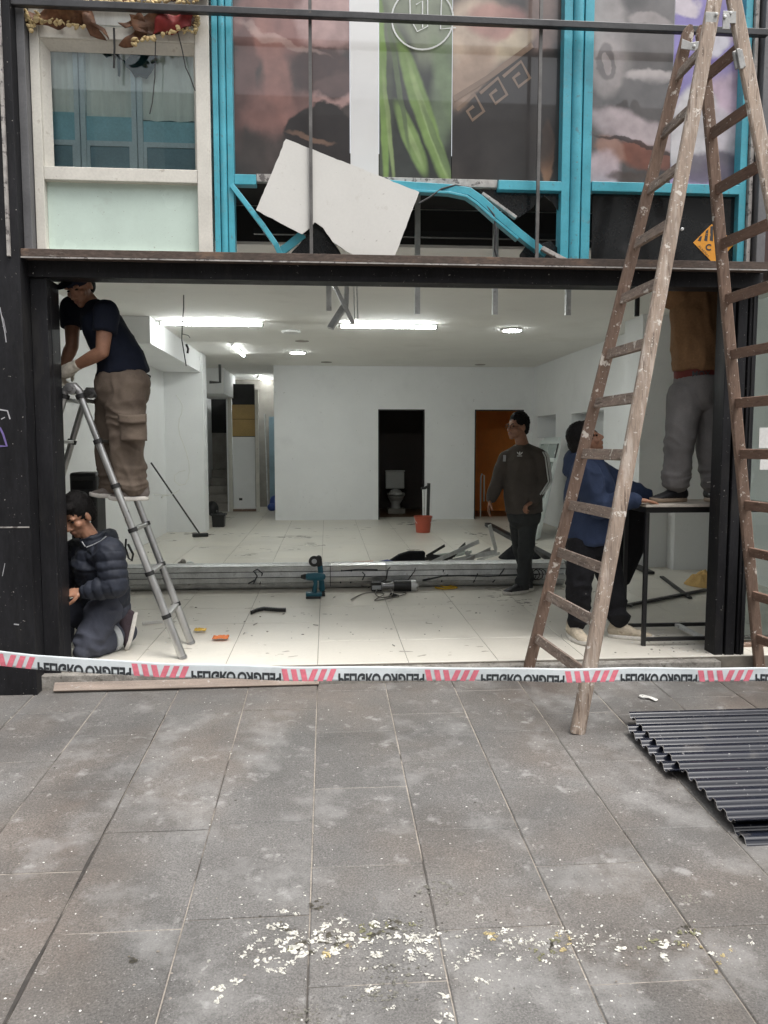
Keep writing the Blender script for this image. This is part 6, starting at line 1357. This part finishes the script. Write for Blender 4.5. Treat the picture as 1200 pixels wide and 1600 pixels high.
for (x, y, r_) in ((495,1418,.020),(400,1425,.014),(600,1450,.03),(520,1470,.03),(470,1480,.03),(445,1450,.02),(860,1478,.015),(1070,1450,.014),(205,1500,.012)):
    for _ in range(12): splat(dm, pav(random.gauss(x, r_*420), random.gauss(y, r_*260)), r_*random.uniform(.12,.4), random.uniform(0,99), 1.4, random.uniform(-1,1), lambda a_, b_: pz(b_)+.0006, .0008, 11)
for (x, y, r_) in ((620,1520,.05),(590,1560,.05),(640,1450,.05),(690,1390,.06),(480,1590,.05),(1080,1400,.05)):
    for _ in range(40): splat(ps_, pav(random.gauss(x, r_*420), random.gauss(y, r_*220)), r_*random.uniform(.02,.10), random.uniform(0,99), 1.8, random.uniform(-1,1), lambda a_, b_: pz(b_)+.0010, .0008, 8)
stuff(obj('damp_stains', dm, 'damp')); stuff(obj('dusty_smears', ps_, 'pollen'))
stuff(obj('bird_droppings', field(L1, 80, .006, .015), 'drop_w')); stuff(obj('bird_droppings', field(L2, 55, .004, .011), 'drop_w'))
stuff(obj('bird_droppings', crumb_field(L1+L2, 420, .0010, .0035), 'drop_w'))
stuff(obj('bird_droppings', field([(345,1490,420,1530),(550,1530,600,1570),(690,1540,700,1600),(560,1500,720,1590),(340,1520,360,1560)], 12, .005, .014), 'drop_w'))
stuff(obj('yellow_droppings', field([(500,1470,560,1500),(850,1460,900,1490),(760,1455,780,1470),(870,1455,890,1475),(1080,1465,1160,1515)], 18, .004, .010), 'drop_y'))
stuff(obj('olive_droppings', field([(420,1450,580,1500),(530,1440,620,1470),(820,1465,880,1500),(1000,1465,1060,1485),(1060,1445,1090,1460),(640,1440,650,1445)], 30, .004, .010), 'drop_g'))
# offcuts and dust scattered over the shop floor
random.seed(31)
om = MB()
for _ in range(34):
    c_ = atz(random.choice([random.uniform(200,430), random.uniform(430,880), random.uniform(820,1110)]), random.uniform(842,1012)); c_.z = .004
    if abs(c_.y-ry) < .2: continue
    ln_ = random.uniform(.006,.03); an = random.uniform(-1.5,1.5); om.bar(c_+V((-ln_*cos(an), -ln_*sin(an), 0)), c_+V((ln_*cos(an), ln_*sin(an), random.uniform(0,.006))), random.uniform(.0015,.004), .002, Z1)
stuff(obj('floor_offcuts', om, 'stair'))
dsm = MB()
for _ in range(120):
    x, y = random.choice([(random.gauss(300,60), random.gauss(960,22)), (random.gauss(1000,70), random.gauss(960,35)), (random.gauss(700,120), random.gauss(948,10)), (random.gauss(560,160), random.gauss(850,12)), (random.gauss(600,260), random.gauss(1018,6))])
    if not (180 < x < 1112 and 815 < y < 1026): continue
    c_ = atz(x, y); splat(dsm, c_, random.uniform(.003,.014), random.uniform(0,99), random.uniform(1,3.5), random.uniform(-.6,.6), th=.0012, n_=11)
stuff(obj('floor_dust', dsm, mat('tile_dust', (.42,.39,.34), .9, var=.3, vs=12)))
